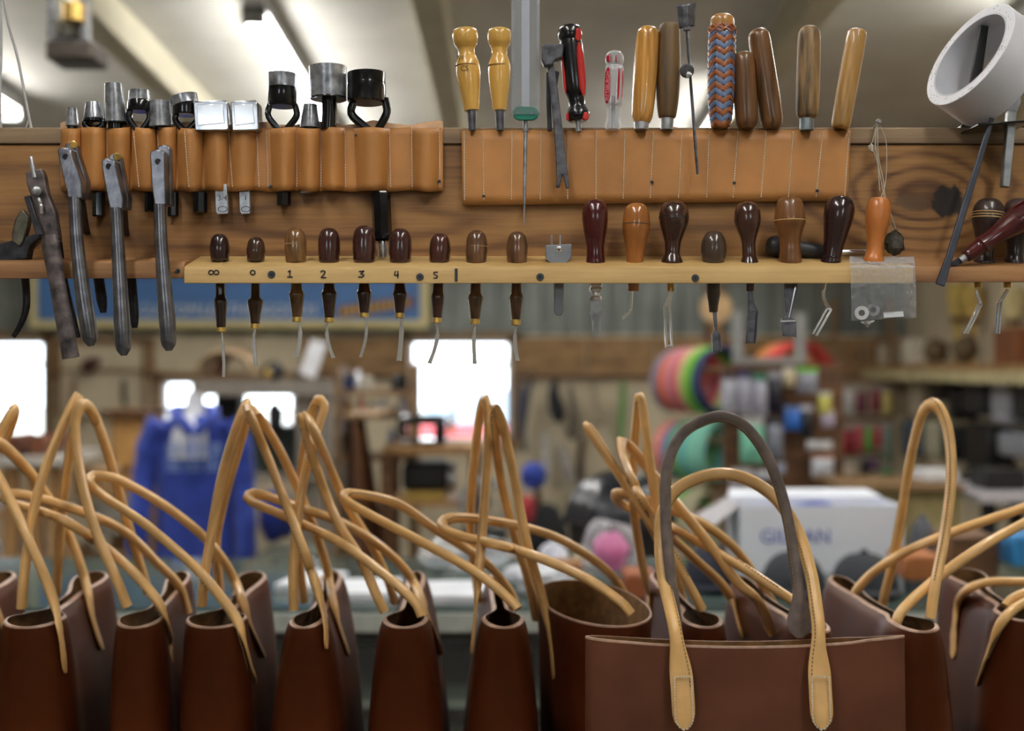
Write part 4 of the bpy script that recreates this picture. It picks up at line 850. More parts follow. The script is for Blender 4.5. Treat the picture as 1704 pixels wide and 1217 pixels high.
build(MB().turned((875, 198), (872, 375), [(0, 5), (.12, 5), (.13, 3.4), (.7, 3), (1, .8)], 1.3935, 12, sm=False), 'shaft', m_steel, t)
# tack lifter hung over the roll
t = thing('tack_lifter', W(936, 315, 1.38), 'dark forged tack lifter hooked over the roll with forked foot', 'lifter', G_R)
build(MB().ribbon([(916, 104), (922, 150), (929, 215), (933, 260), (936, 292)], [5.5, 6.5, 7.5, 8.5, 10], 1.378, .005).ribbon([(932, 290), (928, 312)], [4.5, 3], 1.378, .005).ribbon([(941, 290), (945, 313)], [4.5, 3], 1.378, .005), 'forked_bar', m_iron, t, bevel=.0012)
build(MB().ribbon([(914, 120), (913, 170), (915, 218)], [5, 4, 3.5], 1.385, .004).ribbon([(926, 118), (920, 160)], 5, 1.382, .004), 'rear_prong', m_iron2, t, bevel=.001)
build(MB().pp([(901, 76), (904, 72.5), (936, 72), (938, 78), (936, 96), (925, 99), (920, 108), (906, 110), (901, 100)], 1.372, .014), 'hook_head', m_iron, t, bevel=.002)
# black and red screwdriver
red_p = plain('red_plastic', S(190, 40, 34), .28); blk_p = mat('black_plastic', S(14, 14, 18), .25, var=.1, coat=.4)
t, h = handle_tool('screwdriver', 'large black screwdriver with red inlays', (947, 41), (963, 202), [(0, 0), (.01, 13), (.05, 19), (.11, 20.5), (.15, 19), (.17, 17.5), (.2, 19.5), (.5, 19.5), (.68, 17.5), (.76, 14), (.83, 13.5), (.88, 17), (.93, 20), (.98, 18), (1, 15)], blk_p, (961.5, 200, 963, 219, 5, 5), m_steel, cat='screwdriver', d=1.387)
def inlay(x0, y0, x1, y1, hw, d): return MB().tube(cr([W(x0, y0, d), W(x1, y1, d)], 10), lambda q: (hw*d/F*min(1, .35+4*min(q, 1-q)), .0025), 10, N=Vector((0, 1, 0)))
build(inlay(961, 47, 962, 68, 6, 1.3765), 'red_inlay', red_p, h); build(inlay(963, 71, 971, 158, 6.3, 1.3755), 'red_inlay', red_p, h)
build(inlay(936, 78, 941, 156, 3, 1.382), 'red_inlay', red_p, h); build(inlay(973, 187, 974, 200, 6, 1.377), 'red_inlay', red_p, h); build(inlay(944, 188, 945, 201, 3, 1.381), 'red_inlay', red_p, h)
# small clear and red screwdriver
cl_p = clear('clear_plastic', (.9, .9, .92, 1), .22, .1)
t, h = handle_tool('screwdriver', 'small clear plastic screwdriver with red sides', (1023, 84), (1020, 216), [(0, 0), (.02, 10), (.07, 15), (.14, 15.5), (.19, 13), (.21, 12), (.23, 15.5), (.6, 16), (.68, 15), (.72, 11), (.78, 10), (.88, 11), (.95, 13), (1, 12)], cl_p, cat='screwdriver')
r_in = plain('ruby_plastic', S(176, 20, 46), .25)
ri = build(inlay(1012, 113, 1010, 172, 5.2, 1.381), 'red_inlay', r_in, h); build(inlay(1014, 91, 1013.5, 104, 5, 1.382), 'red_inlay', r_in, h)
build(inlay(1030, 113, 1028, 166, 2.2, 1.3795), 'red_inlay', r_in, h); build(inlay(1036, 114, 1034, 168, 2, 1.384), 'red_inlay', r_in, h); build(inlay(1025, 92, 1025, 104, 1.6, 1.379), 'red_inlay', r_in, h)
build(text_mb('PITTSBURGH', .0058, on_plane(1011, 143, 1.3782, math.pi/2-.03)), 'lettering', plain('pink_print', S(226, 130, 140)), ri)
build(MB().turned((1021, 160), (1020, 214), [(0, 3.5), (.1, 4.2), (1, 4.2)], DH, 12, sm=False), 'shaft', m_steel, t)
# plain wooden handles
rod = [(0, 0), (.005, 9), (.03, 15), (.08, 18), (.2, 19), (.5, 19.5), (.8, 18.5), (.93, 17), (.98, 14.5), (1, 13)]
handle_tool('awl', 'glossy amber handle with steel ferrule beside the dull brown handle', (1079, 44), (1068, 204), [(a, b*1.02) for a, b in rod], w_amb, (1067.5, 202, 1067, 216, 12.5, 12), m_steel, cat='awl')
handle_tool('awl', 'dull brown flat topped handle with steel ferrule', (1114, 39.5), (1110, 197), [(0, 0), (.002, 12), (.02, 16), (.1, 18), (.5, 20.3), (.8, 18.5), (.97, 15), (1, 12)], w_dul, (1110, 195, 1109.5, 216, 11, 10.5), m_steel, cat='awl', d=1.391)
# creaser with thumb screw
t = thing('spoon_creaser', W(1161, 290, 1.378), 'thin steel tool with flared spoon top and thumb screw', 'creaser', G_R)
build(MB().grid(lambda u, v: W(1125+33*u+(6-9*u)*v, 8-4*u+40*v, 1.384-.006*math.sin(u*math.pi)*(1-.4*v)), 12, 10), 'spoon', m_iron, t, solid=.0018)
build(MB().tube(cr([W(1143, 46, 1.382), W(1145, 80, 1.382), W(1148, 120, 1.382), W(1155, 210, 1.379), W(1161, 290, 1.378)], 20), lambda q: (4-2.1*q+1.6*math.sin(max(0, q-.3)*3))*.5*1.38/F*1.6, 10, sq=.6), 'shaft', m_iron, t)
build(MB().ribbon([(1138, 47), (1149, 47)], 3.4, 1.379, .006), 'neck_collar', m_iron, t, bevel=.001)
build(MB().lathe(W(1143, 118, 1.372), W(1143, 118, 1.382), [(0, .0062), (.2, .0082), (.8, .0082), (1, .006)], 20), 'thumb_wheel', m_iron, t)
build(MB().lathe(W(1146, 124, 1.364), W(1146, 124, 1.374), [(0, 0), (.15, .003), (.5, .0038), (1, .003)], 14), 'screw_tip', m_chrome, t)
# braided handle
t, h = handle_tool('braided_knife', 'handle braided in blue and brown leather lace with wooden top', (1202, 24), (1199, 212), [(0, 0), (.005, 12), (.03, 18.5), (.08, 20), (.13, 19), (.2, 20), (.6, 20), (.85, 17), (1, 13)], wood('braid_top', S(196, 146, 80), S(140, 96, 46), .3, axis='z', coat=.4), cat='knife')
m_bl = mat('blue_lace', S(96, 116, 152), .45, var=.12, scale=200, coat=.2); m_br = mat('brown_lace', S(150, 84, 42), .45, var=.12, scale=200, coat=.2)
def brad(y): return interp([(44, 19.5), (60, 21), (110, 21.3), (150, 21), (185, 18.5), (212, 14)], y)*DH/F
for base, mm, nm in ((0, m_bl, 'blue_lace'), (1, m_br, 'brown_lace')):
    mb = MB(); NC = 10
    for ci in range(NC):
        a0 = ci/NC*2*math.pi; a1 = (ci+1)/NC*2*math.pi
        up = 1 if ci % 2 else -1
        for k in range(-1, 16):
            if k % 2 != base: continue
            yc = 58+k*10
            ys = [yc-up*7, yc+up*7]
            q = []
            for fa, yy in ((0, ys[0]), (.5, yc), (1, ys[1])):
                yy = min(210, max(46, yy)); a = a0+(a1-a0)*fa; r = brad(yy)+.0004+.0007*math.sin(fa*math.pi)
                cxx = 1202-3*(yy-24)/188; q.append(W(cxx, yy, DH)+Vector((math.sin(a)*r, -math.cos(a)*r, 0)))
            if q[0] != q[2]: mb.tube(q, (.0031, .0007), 6, N=Vector((math.sin((a0+a1)/2), -math.cos((a0+a1)/2), 0)))
    build(mb, nm, mm, h)
mb = MB()
for k in range(3):
    P = []
    for i in range(41):
        a = i/40*2*math.pi; yy = 47+k*4+2.5*math.sin(a*8+k*2.1); r = brad(yy)+.0012; P.append(W(1201.6, yy, DH)+Vector((math.sin(a)*r, -math.cos(a)*r, 0)))
    mb.tube(P, .0014, 6)
build(mb, 'turk_knot', m_br, h)
handle_tool('awl', 'short dark walnut handle leaning on braided handle', (1237, 86), (1243, 214), [(0, 0), (.01, 9), (.04, 14), (.12, 17.5), (.3, 18.5), (.7, 19.5), (.9, 18.5), (.97, 15), (1, 12)], w_wal, cat='awl', d=1.386)
handle_tool('awl', 'long walnut handle leaning left beside the short one', (1261, 47), (1286, 214), [(0, 0), (.01, 9), (.04, 15), (.1, 18), (.4, 19), (.8, 19.5), (.93, 18.5), (.98, 15), (1, 12)], w_wal, cat='awl', d=1.392)
handle_tool('awl', 'weathered blotchy handle with grey ferrule', (1347, 43), (1343, 198), [(0, 0), (.01, 10), (.05, 16), (.12, 18.5), (.4, 19.5), (.8, 19.3), (.95, 17.5), (.98, 15), (1, 12)], w_old, (1342.5, 196, 1342, 217, 12, 11.5), mat('zinc', S(130, 140, 144), .45, .7), cat='awl')
handle_tool('awl', 'golden straight handle leaning right at the end of right roll', (1427, 49), (1398, 214), [(0, 0), (.004, 10), (.03, 15.5), (.1, 16.5), (.5, 17), (.9, 16), (.98, 14.5), (1, 11)], w_gol, cat='awl')

# ---------------------------------------------------------------- edge bevelers in the numbered holes
DE = 1.362
def edge_wood(key, c, **k): return mat('bev_'+key, S(*c), .2, var=k.get('var', .22), scale=k.get('scale', 60), stretch=(1, 1, .25), coat=.55)
wm = {'ebony': edge_wood('ebony', (46, 26, 24)), 'choc': edge_wood('choc', (70, 46, 32)), 'olive': edge_wood('olive', (128, 92, 54), var=.3, scale=90), 'rose': edge_wood('rose', (66, 34, 30)), 'rose2': edge_wood('rose2', (78, 42, 34)), 'zebra': edge_wood('zebra', (104, 72, 48), var=.35, scale=110)}
G_E = 'edge bevelers standing in the ledge holes'
def beveler(label, x, top, w, xs_, sw, cy, cw, by, bw, fy, blade, bh, key, base=438, grooved=True):
    t = thing('edge_beveler', W(blade[-1][0], blade[-1][1], DE), label, 'edge beveler', G_E)
    h = w/2; T = by-top
    f = lambda y: (y-top)/T
    prof = [(0, 0), (f(top+1), h*.35), (f(top+4), h*.62), (f(top+10), h*.84), (f(top+20), h*.97), (f((top+base)/2+4), h), (f(base-8), h*.94), (f(base), h*.86), (f(base+4), sw), (f(cy-14), sw*.92), (f(cy-6), sw*1.02), (f(cy), cw), (f(cy+3), cw*.98), (f((cy+by)/2), (cw*.45+bw*.55)), (1, bw)]
    prof = [(a, b) for a, b in prof]
    hd_ = build(MB().turned((x, top), (xs_, by), prof, DE, 28, 60), 'handle', wm[key], t)
    if key in ('olive', 'zebra') and w > 36:
        build(MB().turned((x, top+27), (x, top+28.4), [(0, h*1.003), (1, h*1.003)], DE, 28, sm=False), 'ring_line', plain('line_pale', S(160, 124, 82)), hd_)
    build(MB().turned((xs_, by), (xs_, fy), [(0, bw*.98), (.1, bw*1.02), (.9, bw*1.02), (1, bw*.9)], DE, 18, sm=False), 'ferrule', m_brass, t)
    b = MB(); n = len(blade); P = [(q.x, q.y) for q in cr([Vector((a, c, 0)) for a, c in blade], 12)]
    b.ribbon(P, [bh*.55+bh*.45*i/11 for i in range(12)], DE, .0018)
    bo = build(b, 'blade', m_chrome, t, bevel=.0005)
    if grooved and bh > 2:
        b2 = MB(); b2.ribbon([(p[0]-bh*.7, p[1]) for p in P[3:]], .8, DE-.0012, .0014).ribbon([(p[0]+bh*.7, p[1]) for p in P[3:]], .8, DE-.0012, .0014)
        build(b2, 'blade_rail', m_chrome, bo)
beveler('ebony edge beveler in the hole marked 00', 365, 389, 33, 368, 8.6, 501, 11, 545, 7.6, 553, [(369, 552), (371, 580), (372.5, 605), (372, 628)], 2.4, 'ebony', 434)
beveler('small brown edge beveler in the hole marked 0', 426, 394, 32, 424.5, 8, 501, 13.5, 539, 7.3, 547.5, [(425, 546), (422, 562), (423.5, 586), (425.5, 610)], 3.4, 'choc', 435)
beveler('olive brown edge beveler in the hole marked 1', 491, 379, 37, 494.5, 9.8, 489, 13, 528, 8, 536, [(497, 535), (499.5, 550), (498, 572), (493.5, 595)], 3.8, 'olive', 437)
beveler('dark edge beveler in the hole marked 2', 547.5, 379, 37, 548, 9.6, 488, 13, 529, 8, 537, [(545.5, 536), (543.5, 550), (547, 574), (555, 596)], 3.2, 'rose')
beveler('largest dark edge beveler in the hole marked 3', 606, 375, 39, 606, 9.6, 487, 12.5, 521, 7.5, 528, [(607, 527), (610, 545), (607, 570), (600, 595)], 2.4, 'rose')
beveler('dark beveler with widest forked blade in the hole marked 4', 666.5, 380, 38, 665, 9.8, 489, 12, 521, 7.6, 529.5, [(667, 528), (668, 549), (666.5, 575), (664, 601)], 4.6, 'rose')
beveler('reddish edge beveler in the hole marked 5', 733, 388, 36, 727.5, 9.6, 494, 11.2, 529, 7.6, 538, [(726, 537), (728, 558), (723, 582), (714.5, 605)], 3.4, 'rose2')
beveler('striped brown edge beveler right of the one marked 5', 793.5, 383, 37, 790.5, 9.6, 494, 13, 531, 7.8, 540, [(790, 539), (788.5, 563), (789, 585), (790, 606)], 3.4, 'zebra', 440)
beveler('straight grained edge beveler left of grey metal gauge', 861, 385, 36, 858.5, 9.4, 494, 12, 532, 7.8, 541.5, [(859, 541), (857, 556), (858, 580), (861.5, 601)], 3.4, 'zebra', 440)

# grey metal gauge
t = thing('metal_gauge', W(930, 526, DE), 'grey metal gauge block with two pins standing in ledge', 'gauge')
m_gm = mat('gauge_grey', S(142, 146, 152), .42, .6, var=.1, scale=60)
build(MB().pp([(908, 408), (951, 406), (951, 429), (941, 440), (919, 440), (908, 432)], DE-.006, .012), 'block', m_gm, t, bevel=.0008)
for x in (918, 932): build(MB().turned((x, 391), (x, 408), [(0, 1), (.1, 1.7), (1, 1.7)], DE, 8, sm=False), 'pin', m_steel, t)
build(MB().pp([(922, 438), (938, 438), (938, 518), (934, 525), (926, 525), (922, 519)], DE-.001, .005), 'tongue', m_gm, t, bevel=.001)
sc_ = build(MB().lathe(W(930, 414.5, DE-.0085), W(930, 414.5, DE-.005), [(0, .0018), (.3, .0033), (1, .0036)], 16), 'screw', m_chrome, t)
build(MB().ribbon([(926.5, 414.5), (933.5, 414.5)], .7, DE-.0089, .0006).ribbon([(930, 411), (930, 418)], .7, DE-.0089, .0006), 'screw_slot', m_black, t)

# ---------------------------------------------------------------- turned handles right half of the ledge
def tw(key, c, var=.15, coat=.6, rough=.22): return mat('turn_'+key, S(*c), rough, var=var, scale=50, stretch=(1, 1, .3), coat=coat)
G_T = 'turned handles standing in the ledge holes'
def turned_tool(name, label, top, bot, prof, m, d=DE, rings=(), cat='tool', low=None, group=G_T):
    t = thing(name, W(*(low or bot), d), label, cat, group)
    h = build(MB().turned(top, bot, prof, d, 32, 44), 'handle', m, t)
    for f, r, mm in rings:
        x = top[0]+(bot[0]-top[0])*f; y = top[1]+(bot[1]-top[1])*f
        build(MB().turned((x, y), (x+(bot[0]-top[0])*.012, y+1.5), [(0, r), (1, r)], d, 32, sm=False), 'ring_line', mm, h)
    return t, h
ln_d = plain('line_dark', S(40, 24, 16)); ln_p = plain('line_light', S(214, 176, 110))
base_fl = [(.93, .72), (.96, .8), (.985, .78), (1, .7)]
def vase(w, waist, foot, wy=.72, topf=.36):
    h = w/2; return [(0, 0), (.01, h*.4), (.04, h*.66), (.1, h*.85), (.2, h*.98), (topf-.08, h), (topf+.05, h*.93), ((topf+wy)/2, (h+waist)/2*.98), (wy, waist), (.86, waist*1.04), (.93, foot*.92), (.97, foot), (1, foot*.94)]
# 11 dark red with fork
t, h = turned_tool('overstitch_wheel', 'glossy dark red handle with steel forked end right of gauge', (990, 332), (991, 441), vase(44, 14.5, 17, .74), tw('red', (74, 16, 18)), cat='stitch wheel', low=(992, 561))
build(MB().turned((991.5, 470), (991.5, 500), [(0, 10.5), (.2, 10.5), (.25, 8.5), (.4, 11), (.5, 9.5), (.62, 6), (.75, 6), (.85, 10), (1, 10.5)], DE, 20, sm=False), 'ferrule', m_chrome, t)
build(MB().pp([(981, 497), (1002, 497), (1003, 515), (1001, 532), (1000, 548), (998.5, 561), (995.5, 561), (996, 533), (989, 530), (989, 546), (990.5, 547), (989, 561), (986.5, 560), (985.5, 535), (982, 522)], DE-.003, .006), 'fork', m_steel, t, bevel=.0008)
# 12 amber
t, h = turned_tool('bone_tool', 'honey amber handle with two dark rings', (1060, 338), (1056, 441), [(0, 0), (.01, 10), (.05, 16), (.12, 20), (.25, 22.5), (.4, 23), (.6, 19.5), (.8, 15.5), (.95, 14), (1, 13.5)], tw('amber', (170, 106, 48), .2), rings=((.3, 22.75, ln_d), (.34, 23.05, ln_d)), low=(1037, 531))
build(MB().turned((1054, 470), (1054, 485), [(0, 10), (.85, 9.8), (1, 8.5)], DE, 18, sm=False), 'stub', tw('amber', (170, 106, 48)), t)
build(MB().tube(cr([W(1052, 484, DE), W(1051, 505, DE), W(1050, 516, DE), W(1046, 522, DE)], 12), .0011, 8).ribbon([(1049, 519), (1036, 529)], 2.6, DE-.002, .0012).ribbon([(1047, 523), (1037, 531)], .9, DE-.003, .002), 'hooked_bit', m_chrome, t)
# 13 dark brown, rings
t, h = turned_tool('edge_creaser', 'dark brown handle with flared foot and grooved head', (1122.5, 335), (1118, 442), [(0, 0), (.01, 11), (.05, 18), (.12, 22.5), (.22, 25), (.32, 24.5), (.5, 18.5), (.65, 13.5), (.8, 12.5), (.9, 16.5), (.96, 18.8), (.99, 17.5), (1, 16.5)], tw('dkbrown', (62, 36, 26)), rings=((.2, 24.75, ln_d), (.24, 25.1, ln_d), (.27, 25.1, ln_d)), low=(1112, 579))
build(MB().turned((1116, 470), (1116, 485), [(0, 6), (1, 6)], DE, 16, sm=False), 'ferrule', m_brass, t)
build(MB().ribbon([(1117, 484), (1110, 510)], [4, 5.5], DE-.001, .003).ribbon([(1105.5, 509), (1109.5, 579)], 1.8, DE-.002, .004).ribbon([(1114.5, 509), (1119, 578)], 1.8, DE-.002, .004).ribbon([(1106, 510), (1115, 510)], 2, DE-.002, .004).ribbon([(1109, 576), (1119, 575)], 1.6, DE-.002, .004), 'twin_blade', m_chrome, t, bevel=.0005)
# 14 egg
t, h = turned_tool('french_edger', 'egg shaped dark handle low between two tall handles', (1188, 384), (1187, 520), [(0, 0), (.01, 9), (.04, 14), (.12, 19.5), (.22, 21.5), (.33, 20), (.41, 16.5), (.44, 12), (.62, 11.5), (.74, 12), (.8, 11), (.9, 8.5), (.99, 7.2), (1, 6.5)], tw('grey_brown', (72, 58, 48), .12, .4), low=(1193, 587))
build(MB().ribbon([(1189.5, 518), (1191.5, 550)], [3.4, 2.6], DE-.0015, .003).pp([(1189, 549), (1194, 549), (1199, 556), (1201, 587), (1198, 584), (1190, 585), (1187, 588), (1184.5, 556)], DE-.001, .002).ribbon([(1185.5, 556), (1188, 586)], 1.2, DE-.003, .004).ribbon([(1198, 556), (1200, 586)], 1.2, DE-.003, .004), 'blade', m_iron, t, bevel=.0005)
# 15
t, h = turned_tool('wide_edger', 'slim dark handle with trumpet foot and wide gouge blade', (1243, 336), (1247, 441), [(0, 0), (.008, 8), (.03, 13), (.08, 18), (.17, 21.5), (.28, 22.3), (.42, 19), (.56, 13.5), (.7, 11), (.84, 11), (.93, 13.5), (.98, 15.5), (1, 15.8)], tw('umber', (66, 40, 30)), low=(1252, 573))
build(MB().turned((1248.5, 470), (1248.5, 485), [(0, 7.4), (1, 7)], DE, 16, sm=False), 'ferrule', tw('umber', (66, 40, 30)), t)
build(MB().ribbon([(1248.5, 484), (1250, 505), (1253, 519)], [4, 4.5, 9], DE-.001, .003).pp([(1245, 520), (1261, 517), (1262, 523), (1257.5, 571), (1242, 571)], DE, .0015).ribbon([(1246, 520), (1242.5, 572)], 1.2, DE-.004, .005).ribbon([(1261.5, 519), (1257.5, 572)], 1.2, DE-.004, .005), 'gouge_blade', m_iron, t, bevel=.0005)
# 16
t, h = turned_tool('heavy_edger', 'two tone brown handle with pale ring and broad blade', (1314, 329), (1315, 441), [(0, 0), (.006, 13), (.03, 18), (.1, 22), (.25, 25), (.34, 26), (.38, 25.8), (.5, 21), (.66, 17), (.76, 16.8), (.9, 19), (.95, 19.2), (.98, 18.4), (1, 18)], tw('tan', (126, 82, 44), .2, .4, .3), rings=((.335, 26.4, ln_p),), low=(1312, 561))
build(MB().pp([(1305, 470), (1328, 470), (1327, 480), (1316, 528), (1325, 533), (1326, 562), (1322, 560), (1302, 559), (1303, 556), (1298, 536), (1302, 529), (1308, 527), (1305, 480)], DE-.001, .003), 'blade', m_iron, t, bevel=.0006)
build(MB().ribbon([(1324, 476), (1313, 528)], 1.0, DE-.002, .002).ribbon([(1299, 535), (1324, 534)], 1.2, DE-.002, .002), 'blade_edge', m_chrome, t)
# 17 leaning
t, h = turned_tool('creaser', 'dark plum handle leaning right with grooved foot', (1401, 326), (1382, 441), [(0, 0), (.008, 10), (.04, 17), (.1, 22), (.2, 25), (.3, 25), (.45, 22), (.62, 18.5), (.78, 16), (.88, 15.5), (.9, 17), (.925, 16), (.94, 17.2), (.97, 17.2), (1, 16)], tw('plum', (48, 24, 26)), rings=(), low=(1357, 559))
build(MB().tube(cr([W(1373, 470, DE), W(1370, 488, DE), W(1373, 503, DE), W(1381, 514, DE)], 12), .0019, 8), 'bent_neck', m_chrome, t)
build(MB().ribbon([(1377, 513), (1353.5, 556)], 1.7, DE-.002, .003).ribbon([(1383.5, 515), (1359, 559)], 1.9, DE-.002, .003).ribbon([(1375.5, 514), (1384.5, 515)], 1.8, DE-.002, .003), 'twin_blade', m_chrome, t, bevel=.0004)
# 18 orange
turned_tool('awl_haft', 'plain orange wooden haft in front of plastic bag', (1464, 329), (1453, 438), [(0, 0), (.006, 10), (.03, 15), (.08, 18), (.18, 20), (.3, 20.3), (.45, 18), (.62, 14.5), (.75, 13), (.85, 13.5), (.93, 16), (.95, 17.5), (.99, 17.5), (1, 16.5)], tw('orange', (192, 116, 54), .08, .25, .35), d=1.352, cat='awl haft')
# handle lying on the ledge
t = thing('lying_screwdriver', W(1340, 425, 1.386), 'grey black screwdriver lying on ledge behind the turned handles', 'screwdriver')
build(MB().lathe(W(1274, 408, 1.386), W(1378, 420, 1.386), [(p.x, p.y*1.386/F) for p in cr([(0, 0, 0), (.02, 10, 0), (.08, 16, 0), (.2, 18, 0), (.35, 16, 0), (.6, 13, 0), (.85, 12, 0), (1, 11, 0)], 24)], 20), 'handle', plain('grey_rubber', S(54, 54, 58), .4), t)
build(MB().lathe(W(1377, 420, 1.386), W(1440, 419, 1.386), [(0, .0035), (1, .003)], 12), 'shaft', m_chrome, t)

# ---------------------------------------------------------------- pebble, strings, nail
t = thing('bent_nail', W(1456, 222, DB), 'small bent nail driven in above the string', 'nail')
build(MB().tube([W(1451, 217, DB+.002), W(1461, 203, DB-.012)], .0011, 8).lathe(W(1461, 203, DB-.012), W(1463, 201, DB-.014), [(0, .003), (1, .003)], 10), 'nail_body', m_steel, t)
t = thing('hanging_pebble', W(1488, 426, 1.372), 'dark rough pebble hung on loops of thin string', 'pebble')
pb = lump(W(1488, 405, 1.372), .0108, .009, .0148, 21, .5, 14, 9)
build(pb, 'pebble', mat('pebble_stone', S(72, 66, 52), .5, .2, var=.4, scale=160, bump=.5, bscale=300), t, ang=25)
sg_ = MB()
for pts in ([(1459, 206), (1457, 240), (1468, 310), (1478, 360), (1488, 390)], [(1460, 206), (1462, 260), (1470, 300), (1474, 330), (1495, 392)], [(1459, 206), (1466, 212), (1475, 240), (1474, 300), (1466, 330)], [(1457, 214), (1453, 232), (1450, 244), (1458, 262), (1466, 300)], [(1458, 215), (1456, 246), (1460, 260), (1464, 318)]):
    sg_.tube(cr([W(x, y, DB-.012-(.012 if y > 320 else 0)) for x, y in pts], 22), .00055, 5)
build(sg_, 'string', plain('string', S(190, 182, 164), .8), t)
build(lump(W(1450, 246, DB-.012), .003, .003, .005, 4, .6), 'knot', plain('string', S(190, 182, 164)), t)

# ---------------------------------------------------------------- plastic bag with washers
m_bag = clear('zip_bag', (.96, .97, .98, 1), .09, .06, 1.0, 200)
t = thing('plastic_bag', W(1470, 535, 1.322), 'small clear plastic bag with washers draped over the ledge', 'bag')
path = [(430, 1.372), (438, 1.345), (441, 1.330), (446, 1.3245), (470, 1.322), (500, 1.321), (530, 1.321)]
def bagpt(off):
    def fn(u, v):
        q = v*6; i = min(5, int(q)); fq = q-i; y = path[i][0]+(path[i+1][0]-path[i][0])*fq; d = path[i][1]+(path[i+1][1]-path[i][1])*fq
        x = 1413+u*108+v*4*(1-u)+v*4*u; y += (6-8*u)*max(0, v-.6)*1.5
        b = math.sin(u*math.pi)*math.sin(min(1, max(0, (v-.35)/.65))*math.pi)
        n = noise.noise(Vector((u*8, v*9, off*3)))*.003+noise.noise(Vector((u*20, v*22, off*5)))*.002
        return W(x, y, d)+Vector((0, -off*.009*b-abs(n)*.6, n*.3+(.002 if v < .35 else 0)))
    return fn
build(MB().grid(bagpt(1), 40, 44), 'front_film', m_bag, t, ang=25)
build(MB().grid(bagpt(0), 40, 44), 'back_film', m_bag, t, ang=25)
build(MB().pp([(1470, 520), (1503, 518), (1504, 527), (1471, 529)], 1.3185, .0005), 'paper_tag', m_white, t)
def washer(px, py, r, ri_, d, lab, m):
    build(MB().lathe(W(px, py, d), W(px, py, d+.0016), [(0, ri_*d/F), (0, r*d/F), (1, r*d/F), (1, ri_*d/F), (0, ri_*d/F)], 28), 'washer', m, None, lab, 'washer', 'washers in the plastic bag')
washer(1434, 521, 11.5, 5.2, 1.3145, 'bright round washer at the lower left of plastic bag', mat('bright_zinc', S(236, 236, 236), .3, .3))
washer(1453, 516, 10.5, 4.8, 1.3175, 'duller washer overlapping the bright washer in plastic bag', m_steel)
t = thing('wing_screw', W(1443, 544, 1.32), 'tiny steel wing screw poking from the plastic bag bottom', 'screw')
build(MB().lathe(W(1443, 534, 1.32), W(1443, 545, 1.32), [(0, .003), (.5, .0035), (.8, .002), (1, .001)], 10), 'screw_body', m_chrome, t)
build(MB().ribbon([(1433, 536), (1443, 538), (1455, 534)], [1, 3, 1.2], 1.3195, .002), 'wings', m_chrome, t)

# ---------------------------------------------------------------- right end: tape roll, rack, files
DT = 1.375
n_ = Vector((-.839, -.282, .448)).normalized()          # face normal of the tape roll: up left and towards the viewer
ctr = W(1613, 91, 1.365)
Rt = 94*DT/F; Ri = 77*DT/F; wt = .049
t = thing('tape_roll', W(1640, 190, DT), 'roll of white tape leaning on the black rack at top right', 'tape')
def rng(prof, mb=None): return (mb or MB()).lathe(ctr, ctr-n_*wt, prof, 64)
build(rng([(0, Ri), (0, Rt), (1, Rt), (1, Ri), (0, Ri)]), 'tape', mat('white_tape', S(226, 226, 232), .5, var=.04, scale=14), t, bevel=.0006)
build(rng([(-.004, Ri-.0016), (-.004, Ri+.0004), (1.0, Ri+.0004), (1.0, Ri-.0016), (-.004, Ri-.0016)]), 'cardboard_core', mat('grey_card', S(196, 198, 206), .6, var=.05, scale=20), t)
m_spk = mat('tape_grime', S(168, 140, 110), .8, var=.4, scale=90)
sp_ = MB(); u_ = n_.orthogonal().normalized(); v_ = n_.cross(u_)
for i in range(70):
    a = random.random()*6.283; r = Ri+(Rt-Ri)*(.1+.8*random.random()); c = ctr+(u_*math.cos(a)+v_*math.sin(a))*r; e = random.uniform(.0003, .001)
    tg = (-u_*math.sin(a)+v_*math.cos(a)); rd_ = (u_*math.cos(a)+v_*math.sin(a))
    sp_.prism([c+tg*e*1.6, c+rd_*e*.6, c-tg*e*1.6, c-rd_*e*.6], n_*.0002)
build(sp_, 'grime_specks', m_spk, t, kind='stuff')
t = thing('black_rack', W(1655, 213, DT), 'black tool rack plate clamped on the beam at right', 'rack')
build(MB().pp([(1628, 205), (1720, 199), (1720, 203), (1628, 209)], 1.345, .07), 'plate', m_blk, t, bevel=.0008)
build(MB().pbox(1600, 207, 1720, 213, 1.405, .03), 'foot', m_blk, t, bevel=.001)
build(MB().ribbon([(1655, 182), (1670, 172), (1676, 178)], [5, 6, 4], 1.37, .01), 'clip', m_black, t, bevel=.001)
t = thing('black_knife', W(1614, 190, 1.385), 'black flat knife standing in the hole of tape roll', 'knife')
build(MB().pp([(1632, 41), (1646, 43), (1634, 130), (1626, 190), (1606, 190), (1616, 130)], 1.384, .005), 'knife_blade', m_black, t, bevel=.001)
t = thing('prong_punch', W(1676, 312, 1.362), 'pale steel pronged punch hung through the black rack', 'punch')
build(MB().pp([(1677, 186), (1678, 155), (1682, 155), (1682.5, 166), (1685.5, 166), (1686, 154), (1691, 154), (1691, 166), (1694, 166), (1695, 155), (1700, 155), (1699, 170), (1693, 186)], 1.362, .004), 'prongs', m_steel, t, bevel=.0005)
build(MB().pp([(1678, 184), (1693, 184), (1688, 240), (1681, 312), (1668, 310), (1674, 240)], 1.360, .009), 'shank', mat('pale_steel', S(176, 180, 182), .35, .8, var=.2, scale=60), t, bevel=.0012)
t = thing('flat_file', W(1565, 475, 1.335), 'long slate grey flat file slanting across the beam at right', 'file')
